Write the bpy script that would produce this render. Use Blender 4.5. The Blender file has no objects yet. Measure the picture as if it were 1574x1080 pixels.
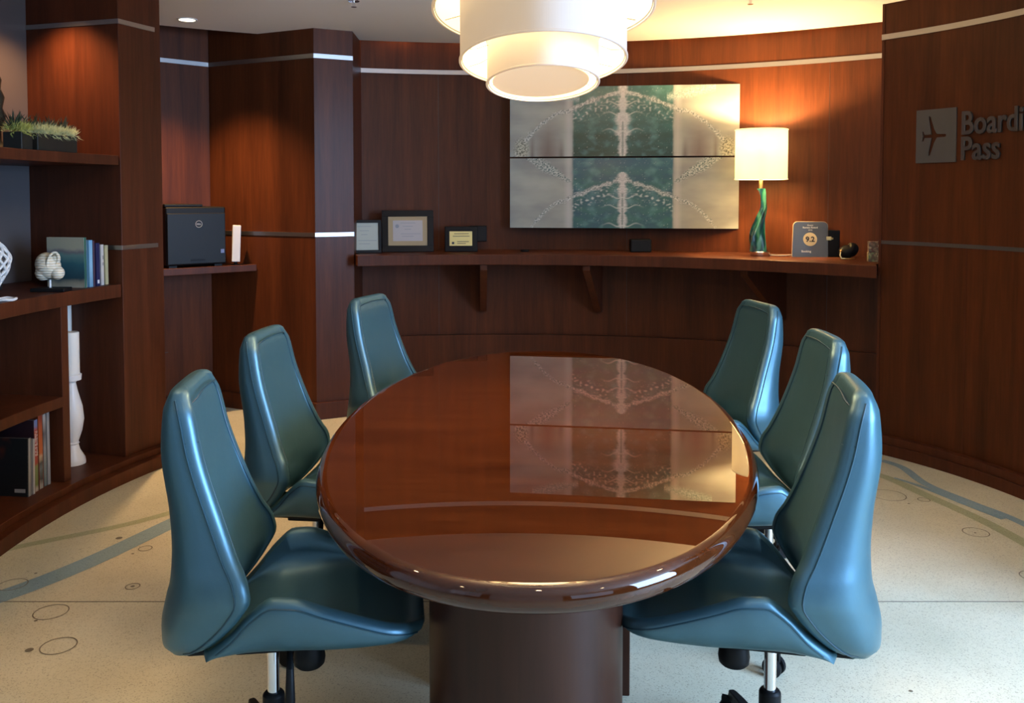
import bpy, bmesh, math, random
from math import sin, cos, pi, radians, sqrt, atan2, hypot
from mathutils import Vector, Matrix, noise

random.seed(7)
S = bpy.context.scene
COL = S.collection

# ------------------------------------------------------------------ camera, world, light, exposure
FPX, PITCH, CX, CY = 1350.0, 0.0417, 787.0, 356.0
cam_d = bpy.data.cameras.new('camera')
cam = bpy.data.objects.new('camera', cam_d)
COL.objects.link(cam)
cam.location = (0, 0, 1.45)
cam.rotation_euler = (pi / 2 - PITCH, 0, 0)
cam_d.sensor_fit = 'HORIZONTAL'
cam_d.sensor_width = 36
cam_d.lens = FPX / 1574 * 36
cam_d.shift_x = (787 - CX) / 1574
cam_d.shift_y = -(540 - CY) / 1574
cam_d.clip_start = .05
S.camera = cam

S.view_settings.view_transform = 'Standard'
S.view_settings.look = 'None'
S.view_settings.gamma = 1
S.view_settings.use_curve_mapping = False
S.view_settings.exposure = 0.0

w = bpy.data.worlds.new('world')
S.world = w
w.use_nodes = True
w.node_tree.nodes['Background'].inputs[0].default_value = (.75, .76, .8, 1)
w.node_tree.nodes['Background'].inputs[1].default_value = .06


def light(name, kind, loc, energy, color, target=None, **k):
    d = bpy.data.lights.new(name, kind)
    d.energy = energy
    d.color = color
    for a, b in k.items():
        setattr(d, a, b)
    o = bpy.data.objects.new(name, d)
    COL.objects.link(o)
    o.location = loc
    if target is not None:
        o.rotation_euler = (Vector(target) - Vector(loc)).to_track_quat('-Z', 'Y').to_euler()
    return o


# daylight through the tall windows behind the camera, to the right
light('window_daylight', 'AREA', (2.7, -2.3, 1.75), 30, (.45, .68, 1.0), (0.3, 3.2, .5), shape='RECTANGLE', size=2.2, size_y=2.0)
light('window_daylight_side', 'AREA', (3.5, .6, 1.6), 390, (.40, .63, 1.0), (-.6, 2.9, .55), shape='RECTANGLE', size=1.6, size_y=1.9)
light('window_daylight_left', 'AREA', (-2.6, -1.6, 1.6), 5, (.62, .76, 1.0), (-.2, 3.4, .9), shape='RECTANGLE', size=1.4, size_y=1.8)
WARM = (1.0, .62, .28)
# unseen warm-white spots added at ceiling height as fill, outside the camera's frame
for lx_, ly_ in ((-1.2, 2.4), (1.5, 2.4), (-1.3, .6), (1.4, .5), (.1, 1.0), (0, -1.0)):
    light('warm_fill_spot', 'SPOT', (lx_, ly_, 2.49), 17, (1.0, .66, .34), (lx_, ly_, 0), spot_size=radians(105), spot_blend=.7, shadow_soft_size=.04)

# ------------------------------------------------------------------ materials


def mat(name, base=(.5, .5, .5), rough=.5, metal=0, coat=0, coat_rough=.05, spec=.5, emit=None, estr=0, sheen=0, ior=None):
    m = bpy.data.materials.new(name)
    m.use_nodes = True
    b = m.node_tree.nodes['Principled BSDF']
    b.inputs['Base Color'].default_value = (*base, 1)
    b.inputs['Roughness'].default_value = rough
    b.inputs['Metallic'].default_value = metal
    b.inputs['Coat Weight'].default_value = coat
    b.inputs['Coat Roughness'].default_value = coat_rough
    b.inputs['Specular IOR Level'].default_value = spec
    if ior:
        b.inputs['IOR'].default_value = ior
    if sheen:
        b.inputs['Sheen Weight'].default_value = sheen
    if emit:
        b.inputs['Emission Color'].default_value = (*emit, 1)
        b.inputs['Emission Strength'].default_value = estr
    return m


def N(m, t, **k):
    n = m.node_tree.nodes.new(t)
    for a, b in k.items():
        if a.startswith('i_'):
            n.inputs[a[2:].replace('_', ' ')].default_value = b
        else:
            setattr(n, a, b)
    return n


def L(m, a, b):
    m.node_tree.links.new(a, b)


def bsdf(m):
    return m.node_tree.nodes['Principled BSDF']


def ramp(m, stops):
    r = N(m, 'ShaderNodeValToRGB')
    els = r.color_ramp.elements
    while len(els) < len(stops):
        els.new(.5)
    for e, (p, c) in zip(els, stops):
        e.position = p
        e.color = (*c, 1)
    return r


def wood(name, dark, mid, lite, scale=(9, 9, .55), rough=.35, coat=.3, coat_rough=.12, bump=.04, spec=.5, panels=0):
    m = mat(name, mid, rough, coat=coat, coat_rough=coat_rough, spec=spec)
    tc = N(m, 'ShaderNodeTexCoord')
    mp = N(m, 'ShaderNodeMapping')
    mp.inputs['Scale'].default_value = scale
    L(m, tc.outputs['Object'], mp.inputs[0])
    n1 = N(m, 'ShaderNodeTexNoise', i_Scale=1.0, i_Detail=6, i_Roughness=.6, i_Distortion=.5)
    L(m, mp.outputs[0], n1.inputs['Vector'])
    mp2 = N(m, 'ShaderNodeMapping')
    mp2.inputs['Scale'].default_value = tuple(s * 9 for s in scale)
    L(m, tc.outputs['Object'], mp2.inputs[0])
    n2 = N(m, 'ShaderNodeTexNoise', i_Scale=1.0, i_Detail=3)
    L(m, mp2.outputs[0], n2.inputs['Vector'])
    mx = N(m, 'ShaderNodeMix', data_type='FLOAT')
    mx.inputs[0].default_value = .28
    L(m, n1.outputs[0], mx.inputs[2])
    L(m, n2.outputs[0], mx.inputs[3])
    r = ramp(m, [(.32, dark), (.52, mid), (.72, lite)])
    L(m, mx.outputs[0], r.inputs[0])
    L(m, r.outputs[0], bsdf(m).inputs['Base Color'])
    if bump:
        bp = N(m, 'ShaderNodeBump', i_Strength=bump, i_Distance=.002)
        L(m, mx.outputs[0], bp.inputs['Height'])
        L(m, bp.outputs[0], bsdf(m).inputs['Normal'])
    return m


M_WALL = wood('cherry_wall_panel', (.042, .0115, .0042), (.074, .0195, .0062), (.110, .030, .0085), rough=.45, coat=.03, coat_rough=.2, spec=.16)
M_CASE = wood('cherry_case', (.045, .013, .006), (.075, .0205, .0082), (.105, .030, .012), rough=.45, coat=.03, coat_rough=.2, spec=.18)
M_DARKW = wood('dark_case_interior', (.022, .010, .007), (.033, .014, .009), (.05, .02, .012), rough=.4, coat=.2)
M_TABLE = wood('lacquered_mahogany', (.034, .0078, .0022), (.057, .0135, .0033), (.085, .021, .0052), scale=(1.1, 9, 9), rough=.3, coat=1.0, coat_rough=0.0, bump=0, spec=0)
bsdf(M_TABLE).inputs['Coat IOR'].default_value = 1.52
M_PED = wood('pedestal_veneer', (.024, .008, .004), (.038, .012, .006), (.05, .017, .008), rough=.4, coat=.06, coat_rough=.1, spec=.25)
M_STEEL = mat('brushed_steel_strip', (.42, .40, .39), .36, metal=1)
M_CHROME = mat('chrome', (.75, .75, .77), .12, metal=1)
M_BLACKP = mat('black_plastic', (.006, .006, .0065), .5, spec=.18)
M_BLACKG = mat('black_gloss', (.005, .005, .006), .4, spec=.12)
M_CEIL = mat('ceiling_paint', (.78, .76, .72), .9)
M_WHITE = mat('white_glaze', (.78, .77, .75), .35)
M_WAX = mat('white_wax', (.78, .75, .68), .6)
M_GLAREP = mat('daylight_glare_panel', (.095, .084, .085), .32, coat=.2, coat_rough=.25)  # daylight glare on the satin panel, painted in as a grey base colour
M_BRASS = mat('gold_metal', (.8, .58, .25), .3, metal=1)
M_INK = mat('dark_ink', (.03, .03, .04), .6)
M_CABLEW = mat('white_cable_rubber', (.7, .65, .58), .5)


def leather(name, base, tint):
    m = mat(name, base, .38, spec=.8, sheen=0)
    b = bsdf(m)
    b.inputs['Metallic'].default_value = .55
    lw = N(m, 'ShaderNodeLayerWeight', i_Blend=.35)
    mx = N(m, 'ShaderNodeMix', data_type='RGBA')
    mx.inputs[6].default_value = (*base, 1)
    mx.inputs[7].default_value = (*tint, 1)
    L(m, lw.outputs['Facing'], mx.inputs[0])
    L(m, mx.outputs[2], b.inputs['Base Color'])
    tc = N(m, 'ShaderNodeTexCoord')
    v = N(m, 'ShaderNodeTexVoronoi', i_Scale=420.0)
    L(m, tc.outputs['Object'], v.inputs['Vector'])
    n = N(m, 'ShaderNodeTexNoise', i_Scale=14.0, i_Detail=3)
    L(m, tc.outputs['Object'], n.inputs['Vector'])
    bp = N(m, 'ShaderNodeBump', i_Strength=.06, i_Distance=.001)
    L(m, v.outputs['Distance'], bp.inputs['Height'])
    bp2 = N(m, 'ShaderNodeBump', i_Strength=.10, i_Distance=.01)
    L(m, n.outputs[0], bp2.inputs['Height'])
    L(m, bp.outputs[0], bp2.inputs['Normal'])
    L(m, bp2.outputs[0], b.inputs['Normal'])
    return m


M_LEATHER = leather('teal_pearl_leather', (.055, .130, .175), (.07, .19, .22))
M_THREAD = mat('teal_piping', (.012, .05, .07), .4)


def terrazzo(name, base, chips, dark, s=1.0):
    m = mat(name, base, .42, spec=.35)
    tc = N(m, 'ShaderNodeTexCoord')
    v = N(m, 'ShaderNodeTexVoronoi', i_Scale=300.0 * s)
    L(m, tc.outputs['Object'], v.inputs['Vector'])
    r = ramp(m, [(0, dark), (.12, chips), (.35, base), (1, base)])
    bw = N(m, 'ShaderNodeSeparateColor')
    L(m, v.outputs['Color'], bw.inputs[0])
    L(m, bw.outputs[0], r.inputs[0])
    n = N(m, 'ShaderNodeTexNoise', i_Scale=3.0, i_Detail=5)
    L(m, tc.outputs['Object'], n.inputs['Vector'])
    r2 = ramp(m, [(.3, (.86, .85, .82)), (.7, (1, 1, 1))])
    L(m, n.outputs[0], r2.inputs[0])
    mx = N(m, 'ShaderNodeMix', data_type='RGBA', blend_type='MULTIPLY')
    mx.inputs[0].default_value = 1
    L(m, r.outputs[0], mx.inputs[6])
    L(m, r2.outputs[0], mx.inputs[7])
    L(m, mx.outputs[2], bsdf(m).inputs['Base Color'])
    return m


M_FLOOR = terrazzo('cream_terrazzo', (.64, .615, .475), (.56, .535, .40), (.38, .36, .27))
M_FBLUE = terrazzo('blue_terrazzo', (.25, .37, .43), (.32, .44, .50), (.13, .21, .26))
M_FGREEN = terrazzo('green_terrazzo', (.40, .43, .27), (.46, .48, .33), (.2, .2, .12))
M_FLINE = mat('zinc_divider', (.16, .14, .10), .5)


def shade_mat(name, col, estr, diff=(.8, .78, .74)):
    m = mat(name, diff, .85, emit=col, estr=estr)
    tc = N(m, 'ShaderNodeTexCoord')
    w_ = N(m, 'ShaderNodeTexNoise', i_Scale=1.0, i_Detail=2)
    mp = N(m, 'ShaderNodeMapping')
    mp.inputs['Scale'].default_value = (260, 260, 1)
    L(m, tc.outputs['Object'], mp.inputs[0])
    L(m, mp.outputs[0], w_.inputs['Vector'])
    bp = N(m, 'ShaderNodeBump', i_Strength=.15, i_Distance=.002)
    L(m, w_.outputs[0], bp.inputs['Height'])
    L(m, bp.outputs[0], bsdf(m).inputs['Normal'])
    return m


M_SH_OUT = shade_mat('chandelier_linen', (1.0, .66, .34), .44, (.33, .32, .31))
M_SH_IN = mat('chandelier_lining_lit', (.8, .75, .65), .8, emit=(1.0, .80, .45), estr=1.25)
M_SH_DIFF = mat('chandelier_diffuser_lit', (.8, .7, .55), .8, emit=(1.0, .62, .30), estr=.60)
M_LAMP_SH = mat('table_lamp_linen_lit', (.8, .75, .6), .8, emit=(1.0, .74, .34), estr=1.0)


def see_through_cloth(m, f):
    """thin linen lets part of the bulb's light straight through"""
    out = m.node_tree.nodes['Material Output']
    t = N(m, 'ShaderNodeBsdfTransparent')
    mx = N(m, 'ShaderNodeMixShader')
    mx.inputs[0].default_value = f
    L(m, bsdf(m).outputs[0], mx.inputs[1])
    L(m, t.outputs[0], mx.inputs[2])
    L(m, mx.outputs[0], out.inputs[0])


see_through_cloth(M_LAMP_SH, .13)
M_LAMP_GL = mat('table_lamp_lining_lit', (.8, .75, .6), .8, emit=(1.0, .85, .5), estr=2.2)
M_BULB = mat('downlight_lens_lit', (1, 1, 1), .5, emit=(1.0, .92, .62), estr=6)
M_WIRE = mat('shade_wire', (.35, .30, .22), .5)

# ------------------------------------------------------------------ helpers


def tag(o, label=None, cat=None, group=None, kind=None):
    if label: o['label'] = label
    if cat: o['category'] = cat
    if group: o['group'] = group
    if kind: o['kind'] = kind
    return o


def empty(name, label, cat, loc=(0, 0, 0), rz=0, group=None):
    o = bpy.data.objects.new(name, None)
    o.empty_display_size = .05
    COL.objects.link(o)
    o.location = loc
    o.rotation_euler = (0, 0, rz)
    return tag(o, label, cat, group)


def obj(name, bm, m, parent=None, smooth=True, angle=40, bevel=0, segs=2, subsurf=0, loc=None, rot=None):
    me = bpy.data.meshes.new(name)
    bmesh.ops.remove_doubles(bm, verts=bm.verts, dist=1e-5)
    bmesh.ops.recalc_face_normals(bm, faces=bm.faces)
    bm.to_mesh(me)
    bm.free()
    ms = m if isinstance(m, (list, tuple)) else [m]
    for x in ms:
        me.materials.append(x)
    o = bpy.data.objects.new(name, me)
    COL.objects.link(o)
    if parent: o.parent = parent
    if loc: o.location = loc
    if rot: o.rotation_euler = rot
    if smooth:
        me.shade_smooth()
        me.set_sharp_from_angle(angle=radians(angle))
    if bevel:
        b = o.modifiers.new('bevel', 'BEVEL')
        b.width = bevel
        b.segments = segs
        b.limit_method = 'ANGLE'
        b.angle_limit = radians(35)
        b.harden_normals = True
    if subsurf:
        s = o.modifiers.new('sub', 'SUBSURF')
        s.levels = s.render_levels = subsurf
    return o


def struct(name, bm, m, **k):
    return tag(obj(name, bm, m, **k), kind='structure')


def box(bm, lo, hi, mi=0, M=None):
    vs = [bm.verts.new(Vector((x, y, z)) if M is None else M @ Vector((x, y, z))) for x in (lo[0], hi[0]) for y in (lo[1], hi[1]) for z in (lo[2], hi[2])]
    for f in ((0, 1, 3, 2), (4, 6, 7, 5), (0, 4, 5, 1), (2, 3, 7, 6), (0, 2, 6, 4), (1, 5, 7, 3)):
        bm.faces.new([vs[i] for i in f]).material_index = mi
    return vs


def prism(bm, pts, z0, z1, mi=0, top_only=False):
    a = [bm.verts.new((p[0], p[1], z0)) for p in pts]
    b = [bm.verts.new((p[0], p[1], z1)) for p in pts]
    n = len(pts)
    if not top_only:
        bm.faces.new(a).material_index = mi
        for i in range(n):
            bm.faces.new((a[i], a[(i + 1) % n], b[(i + 1) % n], b[i])).material_index = mi
    bm.faces.new(b).material_index = mi


def lathe(bm, prof, n=32, c=(0, 0, 0), sx=1, sy=1, cap=True, mi=0):
    rings = []
    for r, z in prof:
        rings.append([bm.verts.new((c[0] + r * sx * cos(2 * pi * i / n), c[1] + r * sy * sin(2 * pi * i / n), c[2] + z)) for i in range(n)])
    for a, b in zip(rings, rings[1:]):
        for i in range(n):
            bm.faces.new((a[i], a[(i + 1) % n], b[(i + 1) % n], b[i])).material_index = mi
    if cap:
        bm.faces.new(rings[0]).material_index = mi
        bm.faces.new(rings[-1]).material_index = mi


def tube(bm, pts, r, n=8, closed=False, mi=0, flat=1.0):
    pts = [Vector(p) for p in pts]
    rings = []
    m = len(pts)
    up = None
    for i, p in enumerate(pts):
        if closed:
            t = pts[(i + 1) % m] - pts[i - 1]
        else:
            t = pts[min(i + 1, m - 1)] - pts[max(i - 1, 0)]
        t.normalize()
        if up is None:
            up = Vector((0, 0, 1)) if abs(t.z) < .9 else Vector((1, 0, 0))
        up = (up - t * up.dot(t)).normalized()
        s = t.cross(up)
        rr = r[i] if isinstance(r, (list, tuple)) else r
        rings.append([bm.verts.new(p + (up * cos(2 * pi * k / n) * flat + s * sin(2 * pi * k / n)) * rr) for k in range(n)])
    rng = range(m) if closed else range(m - 1)
    for i in rng:
        a, b = rings[i], rings[(i + 1) % m]
        for k in range(n):
            bm.faces.new((a[k], a[(k + 1) % n], b[(k + 1) % n], b[k])).material_index = mi
    if not closed:
        bm.faces.new(rings[0]).material_index = mi
        bm.faces.new(rings[-1]).material_index = mi


def BM():
    return bmesh.new()


def circ3(a, b, c):
    A1, B1, C1 = 2 * (b[0] - a[0]), 2 * (b[1] - a[1]), b[0]**2 + b[1]**2 - a[0]**2 - a[1]**2
    A2, B2, C2 = 2 * (c[0] - a[0]), 2 * (c[1] - a[1]), c[0]**2 + c[1]**2 - a[0]**2 - a[1]**2
    D = A1 * B2 - A2 * B1
    x, y = (C1 * B2 - C2 * B1) / D, (A1 * C2 - A2 * C1) / D
    return x, y, hypot(a[0] - x, a[1] - y)


def arc(c, r, a0, a1, n):
    return [(c[0] + r * cos(radians(a0 + (a1 - a0) * i / n)), c[1] + r * sin(radians(a0 + (a1 - a0) * i / n))) for i in range(n + 1)]


def wall_strip(bm, inner, outer, z0, z1, mi=0):
    """curved slab between two polylines of equal length"""
    n = len(inner)
    V = [[bm.verts.new((p[0], p[1], z)) for p in pl] for pl in (inner, outer) for z in (z0, z1)]
    i0, i1, o0, o1 = V
    for i in range(n - 1):
        for q in ((i0[i], i0[i + 1], i1[i + 1], i1[i]), (o0[i], o1[i], o1[i + 1], o0[i + 1]), (i1[i], i1[i + 1], o1[i + 1], o1[i]), (i0[i], o0[i], o0[i + 1], i0[i + 1])):
            bm.faces.new(q).material_index = mi
    bm.faces.new((i0[0], i1[0], o1[0], o0[0])).material_index = mi
    bm.faces.new((i0[-1], o0[-1], o1[-1], i1[-1])).material_index = mi


def text_bm(s, size, depth, bold=0.0, spacing=1.0, align='LEFT', res=3):
    cu = bpy.data.curves.new('txt', 'FONT')
    cu.body = s
    cu.size = size
    cu.extrude = depth
    cu.offset = bold
    cu.space_character = spacing
    cu.align_x = align
    cu.resolution_u = res
    o = bpy.data.objects.new('txt', cu)
    COL.objects.link(o)
    dg = bpy.context.evaluated_depsgraph_get()
    dg.update()
    me = bpy.data.meshes.new_from_object(o.evaluated_get(dg))
    bm = BM()
    bm.from_mesh(me)
    bpy.data.objects.remove(o)
    bpy.data.curves.remove(cu)
    bpy.data.meshes.remove(me)
    return bm


# ------------------------------------------------------------------ room shell
CEILZ = 2.51
BC = (-.04, 2.34)          # centre of the curved back wall
BR = 3.93
RWX, RWY, RWR = circ3((2.065, 4.94), (2.29, 4.61), (2.46, 4.21))
RC = (RWX, RWY)
LC = (.93, 3.56)           # centre of the bookcase curve


def pol(R, phi):
    return (LC[0] - R * cos(radians(phi)), LC[1] + R * sin(radians(phi)))


# floor with inlays
bm = BM()
box(bm, (-4.2, -2.6, -.05), (4.4, 6.9, 0), 0)


def band(bm, pts, wd, mi, z=.0006):
    pts = [Vector((p[0], p[1], 0)) for p in pts]
    # smooth by Catmull-Rom
    out = []
    for i in range(len(pts) - 1):
        p0 = pts[max(i - 1, 0)]; p1 = pts[i]; p2 = pts[i + 1]; p3 = pts[min(i + 2, len(pts) - 1)]
        for k in range(10):
            t = k / 10
            out.append(.5 * ((2 * p1) + (p2 - p0) * t + (2 * p0 - 5 * p1 + 4 * p2 - p3) * t * t + (3 * p1 - p0 - 3 * p2 + p3) * t**3))
    out.append(pts[-1])
    n = len(out)
    l, r = [], []
    for i, p in enumerate(out):
        t = (out[min(i + 1, n - 1)] - out[max(i - 1, 0)]).normalized()
        s = Vector((-t.y, t.x, 0)) * (wd[0] + (wd[1] - wd[0]) * i / (n - 1) if isinstance(wd, tuple) else wd) / 2
        l.append(bm.verts.new((p.x + s.x, p.y + s.y, z)))
        r.append(bm.verts.new((p.x - s.x, p.y - s.y, z)))
    for i in range(n - 1):
        bm.faces.new((l[i], r[i], r[i + 1], l[i + 1])).material_index = mi


band(bm, [(-2.6, 2.35), (-1.85, 3.115), (-1.5, 3.84), (-1.25, 4.6), (-1.15, 5.3)], (.112, .09), 1, .0010)
band(bm, [(-2.35, 3.33), (-2.014, 3.585), (-1.625, 3.885), (-1.3, 4.35), (-1.1, 5.0)], .05, 2)
band(bm, [(.8, 5.3), (1.45, 4.95), (1.87, 4.55), (2.0, 4.2), (2.13, 3.68), (2.15, 3.0), (2.0, 2.2)], .062, 2)
band(bm, [(2.02, 4.75), (2.08, 4.62), (2.08, 4.35), (2.17, 4.08), (2.25, 3.86), (2.32, 3.4)], .05, 1, .0010)
band(bm, [(1.96, 4.45), (2.03, 4.33), (2.12, 4.1), (2.21, 3.88)], (.02, .05), 1, .0014)


def floor_pt(u, v):
    x = (u - CX) / FPX
    y = (CY - v) / FPX
    r = (x, cos(PITCH) + sin(PITCH) * y, -sin(PITCH) + cos(PITCH) * y)
    t = -1.45 / r[2]
    return r[0] * t, r[1] * t


def ring(bm, c, r, wd=.004, mi=3, z=.0012):
    n = 48
    a = [bm.verts.new((c[0] + (r - wd / 2) * cos(2 * pi * i / n), c[1] + (r - wd / 2) * sin(2 * pi * i / n), z)) for i in range(n)]
    b = [bm.verts.new((c[0] + (r + wd / 2) * cos(2 * pi * i / n), c[1] + (r + wd / 2) * sin(2 * pi * i / n), z)) for i in range(n)]
    for i in range(n):
        bm.faces.new((a[i], a[(i + 1) % n], b[(i + 1) % n], b[i])).material_index = mi


def disc(bm, c, r, mi=3, z=.0012):
    bm.faces.new([bm.verts.new((c[0] + r * cos(2 * pi * i / 16), c[1] + r * sin(2 * pi * i / 16), z)) for i in range(16)]).material_index = mi


ring(bm, (-1.46, 2.77), .054); ring(bm, (-1.605, 3.0), .056); ring(bm, (-1.86, 3.215), .05); ring(bm, (-1.407, 3.2), .025)
ring(bm, (-1.506, 3.55), .026); disc(bm, (-1.407, 3.2), .008)
for u, v, r in ((45, 999, .013), (55, 954, .006), (183, 827, .014), (204, 851, .006), (55, 881, .006), (1397, 774, .006), (1400, 1062, .006)):
    disc(bm, floor_pt(u, v), r)
ring(bm, floor_pt(1366, 761), .078); ring(bm, floor_pt(1420, 768), .027); ring(bm, floor_pt(1500, 818), .052); disc(bm, floor_pt(1499, 819), .005)
ring(bm, floor_pt(1590, 886), .05)
box(bm, (-2.6, 3.076, .0004), (3.2, 3.080, .0012), 3)
struct('floor', bm, [M_FLOOR, M_FBLUE, M_FGREEN, M_FLINE], smooth=False)

# ceiling: drops short of the back wall, leaving a light slot above
bm = BM()
pts = [(-4.2, -2.6), (4.4, -2.6), (4.4, 4.2)] + arc(BC, 3.86, 28, 152, 60) + [(-4.2, 4.2)]
prism(bm, pts, CEILZ, CEILZ + .05)
box(bm, (-4.2, 4.0, 2.72), (4.4, 6.9, 2.76))
struct('ceiling', bm, M_CEIL, smooth=False)

# curved back wall (flat top strip, upper field, lower field; steel strip between)
angs = (30, 106.5)
bm = BM()
a = arc(BC, BR, *angs, 80)
b = arc(BC, BR + .12, *angs, 80)
wall_strip(bm, a, b, 0, 2.74)
struct('wall_back', bm, M_WALL)
bm = BM()
wall_strip(bm, arc(BC, BR - .006, *angs, 80), arc(BC, BR + .02, *angs, 80), 2.300, 2.330)
struct('trim_1', bm, M_STEEL)
# low projecting plinth panel of the back wall
bm = BM()
wall_strip(bm, arc(BC, BR - .03, *angs, 80), arc(BC, BR + .02, *angs, 80), 0, .455)
struct('trim_2', bm, M_WALL, bevel=.003)
bm = BM()
for an in (36.5, 58, 77.5, 97):
    p = arc(BC, BR - .0015, an, an + .05, 1)
    q = arc(BC, BR + .01, an, an + .05, 1)
    wall_strip(bm, p, q, .455, 2.30)
struct('trim_3', bm, M_DARKW)

# printer nook: three flat faces with a projecting pier
nook = [(-2.98, 5.16), (-2.07, 6.03), (-1.262, 5.63), (-1.035, 5.745), (-1.052, 6.25)]


def polywall(bm, pl, z0, z1, off=0.0, mi=0, thick=None):
    """vertical faces along polyline pushed toward the room by off"""
    P = []
    n = len(pl)
    for i in range(n):
        d = []
        if i > 0: d.append(Vector((pl[i][0] - pl[i - 1][0], pl[i][1] - pl[i - 1][1])).normalized())
        if i < n - 1: d.append(Vector((pl[i + 1][0] - pl[i][0], pl[i + 1][1] - pl[i][1])).normalized())
        nm = sum((Vector((x.y, -x.x)) for x in d), Vector((0, 0)))
        nm.normalize()
        k = nm.dot(Vector((d[0].y, -d[0].x)))
        P.append((pl[i][0] + nm.x * off / k, pl[i][1] + nm.y * off / k))
    wall_strip(bm, P, [(p[0] - 0, p[1] + 0) for p in back_off(pl, thick or .02)], z0, z1, mi)


def back_off(pl, t):
    P = []
    n = len(pl)
    for i in range(n):
        d = []
        if i > 0: d.append(Vector((pl[i][0] - pl[i - 1][0], pl[i][1] - pl[i - 1][1])).normalized())
        if i < n - 1: d.append(Vector((pl[i + 1][0] - pl[i][0], pl[i + 1][1] - pl[i][1])).normalized())
        nm = sum((Vector((x.y, -x.x)) for x in d), Vector((0, 0)))
        nm.normalize()
        k = nm.dot(Vector((d[0].y, -d[0].x)))
        P.append((pl[i][0] - nm.x * t / k, pl[i][1] - nm.y * t / k))
    return P


bm = BM()
polywall(bm, nook, 0, 2.74, 0, thick=.05)
struct('wall_left', bm, M_WALL, smooth=False)
bm = BM()
polywall(bm, nook[:4], 2.322, 2.350, .005, thick=.01)
polywall(bm, nook[1:4], 1.182, 1.208, .005, thick=.01)
struct('trim_4', bm, M_STEEL, smooth=False)
bm = BM()
polywall(bm, nook[:4], 0, .11, .022, thick=.01)
struct('baseboard_left', bm, M_WALL, smooth=False, bevel=.004)
bm = BM()   # panel rebate on the left nook face below the ledge
d = Vector((.91, .87)).normalized()
for (s0, s1, z0, z1) in ((.0, .95, .40, .405), ):
    p0 = Vector((-2.98, 5.16)) + d * s0
    p1 = Vector((-2.98, 5.16)) + d * s1
    nn = Vector((d.y, -d.x)) * .003
    wall_strip(bm, [p0 + nn, p1 + nn], [p0 - nn, p1 - nn], z0, z1)
struct('trim_5', bm, M_DARKW, smooth=False)

# right curved wall with its end return
ra0 = math.degrees(atan2(4.94 - RWY, 2.065 - RWX))
bm = BM()
wall_strip(bm, arc(RC, RWR, ra0, -30, 60), arc(RC, RWR + .16, ra0, -30, 60), 0, 2.56)
struct('wall_right', bm, M_WALL)
bm = BM()
wall_strip(bm, arc(RC, RWR - .005, ra0, -30, 60), arc(RC, RWR + .02, ra0, -30, 60), 2.312, 2.342)
struct('trim_6', bm, M_STEEL)
bm = BM()
wall_strip(bm, arc(RC, RWR - .003, ra0, -30, 60), arc(RC, RWR + .02, ra0, -30, 60), 1.176, 1.196)
struct('trim_8', bm, mat('dark_bronze_strip', (.10, .09, .085), .45, metal=.6))
bm = BM()
wall_strip(bm, arc(RC, RWR - .05, ra0 + .6, -30, 60), arc(RC, RWR + .02, ra0 + .6, -30, 60), 0, .062)
wall_strip(bm, arc(RC, RWR - .04, ra0 + .5, -30, 60), arc(RC, RWR + .02, ra0 + .5, -30, 60), .062, .105)
struct('baseboard_right', bm, M_CASE, bevel=.003)
bm = BM()
p = arc(RC, RWR - .0015, 26.0, 25.85, 1)
q = arc(RC, RWR + .01, 26.0, 25.85, 1)
wall_strip(bm, p, q, .105, 1.17)
bx = arc(RC, RWR - .004, ra0 - .05, ra0 - .45, 1)
by = arc(RC, RWR + .01, ra0 - .05, ra0 - .45, 1)
wall_strip(bm, bx, by, .105, 2.51)
struct('trim_7', bm, M_CASE)
# plain rear wall parts beyond the camera, with the window gap between them
bm = BM()
box(bm, (-4.2, -2.6, 0), (-3.4, -2.5, CEILZ))
box(bm, (-1.8, -2.6, 0), (1.2, -2.5, CEILZ))
box(bm, (-4.2, -2.5, 0), (-4.1, 3.2, CEILZ))
struct('wall_rear', bm, M_CEIL, smooth=False)

# ------------------------------------------------------------------ bookcase built in along the left curve
case = empty('built_in_bookcase', 'dark cherry built-in bookcase with open shelves along the left wall', 'bookcase', (*pol(3.2, 5), 0))


def carc(R, p0, p1, n=24):
    return [pol(R, p0 + (p1 - p0) * i / n) for i in range(n + 1)]


def cslab(name, R0, R1, p0, p1, z0, z1, m, n=24, bevel=.003, parent=None, **k):
    bm = BM()
    wall_strip(bm, carc(R0, p0, p1, n), carc(R1, p0, p1, n), z0, z1)
    o = obj(name, bm, m, bevel=bevel, **k)
    if parent:
        o.parent = parent
        o.matrix_parent_inverse = Matrix.Translation(parent.location).inverted()
    return o


PHI0 = -34
cslab('shelf', 3.08, 3.70, PHI0, 17.6, 1.602, 1.652, M_CASE, parent=case)
cslab('shelf', 3.08, 3.70, PHI0, 17.6, .927, .995, M_CASE, parent=case)
cslab('shelf', 3.085, 3.70, PHI0, 9.9, .455, .505, M_CASE, parent=case)
cslab('bottom_board', 3.03, 3.70, PHI0, 23.4, .065, .098, M_CASE, parent=case)
cslab('plinth', 2.985, 3.70, PHI0, 23.7, 0, .065, M_CASE, parent=case)
cslab('divider', 3.085, 3.70, 9.85, 10.75, .098, .927, M_CASE, n=2, parent=case)
tag(cslab('back_panel', 3.66, 3.70, PHI0, 17.6, .098, 2.52, M_GLAREP, parent=case), 'back panel with daylight glare in its grey colour')
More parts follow.
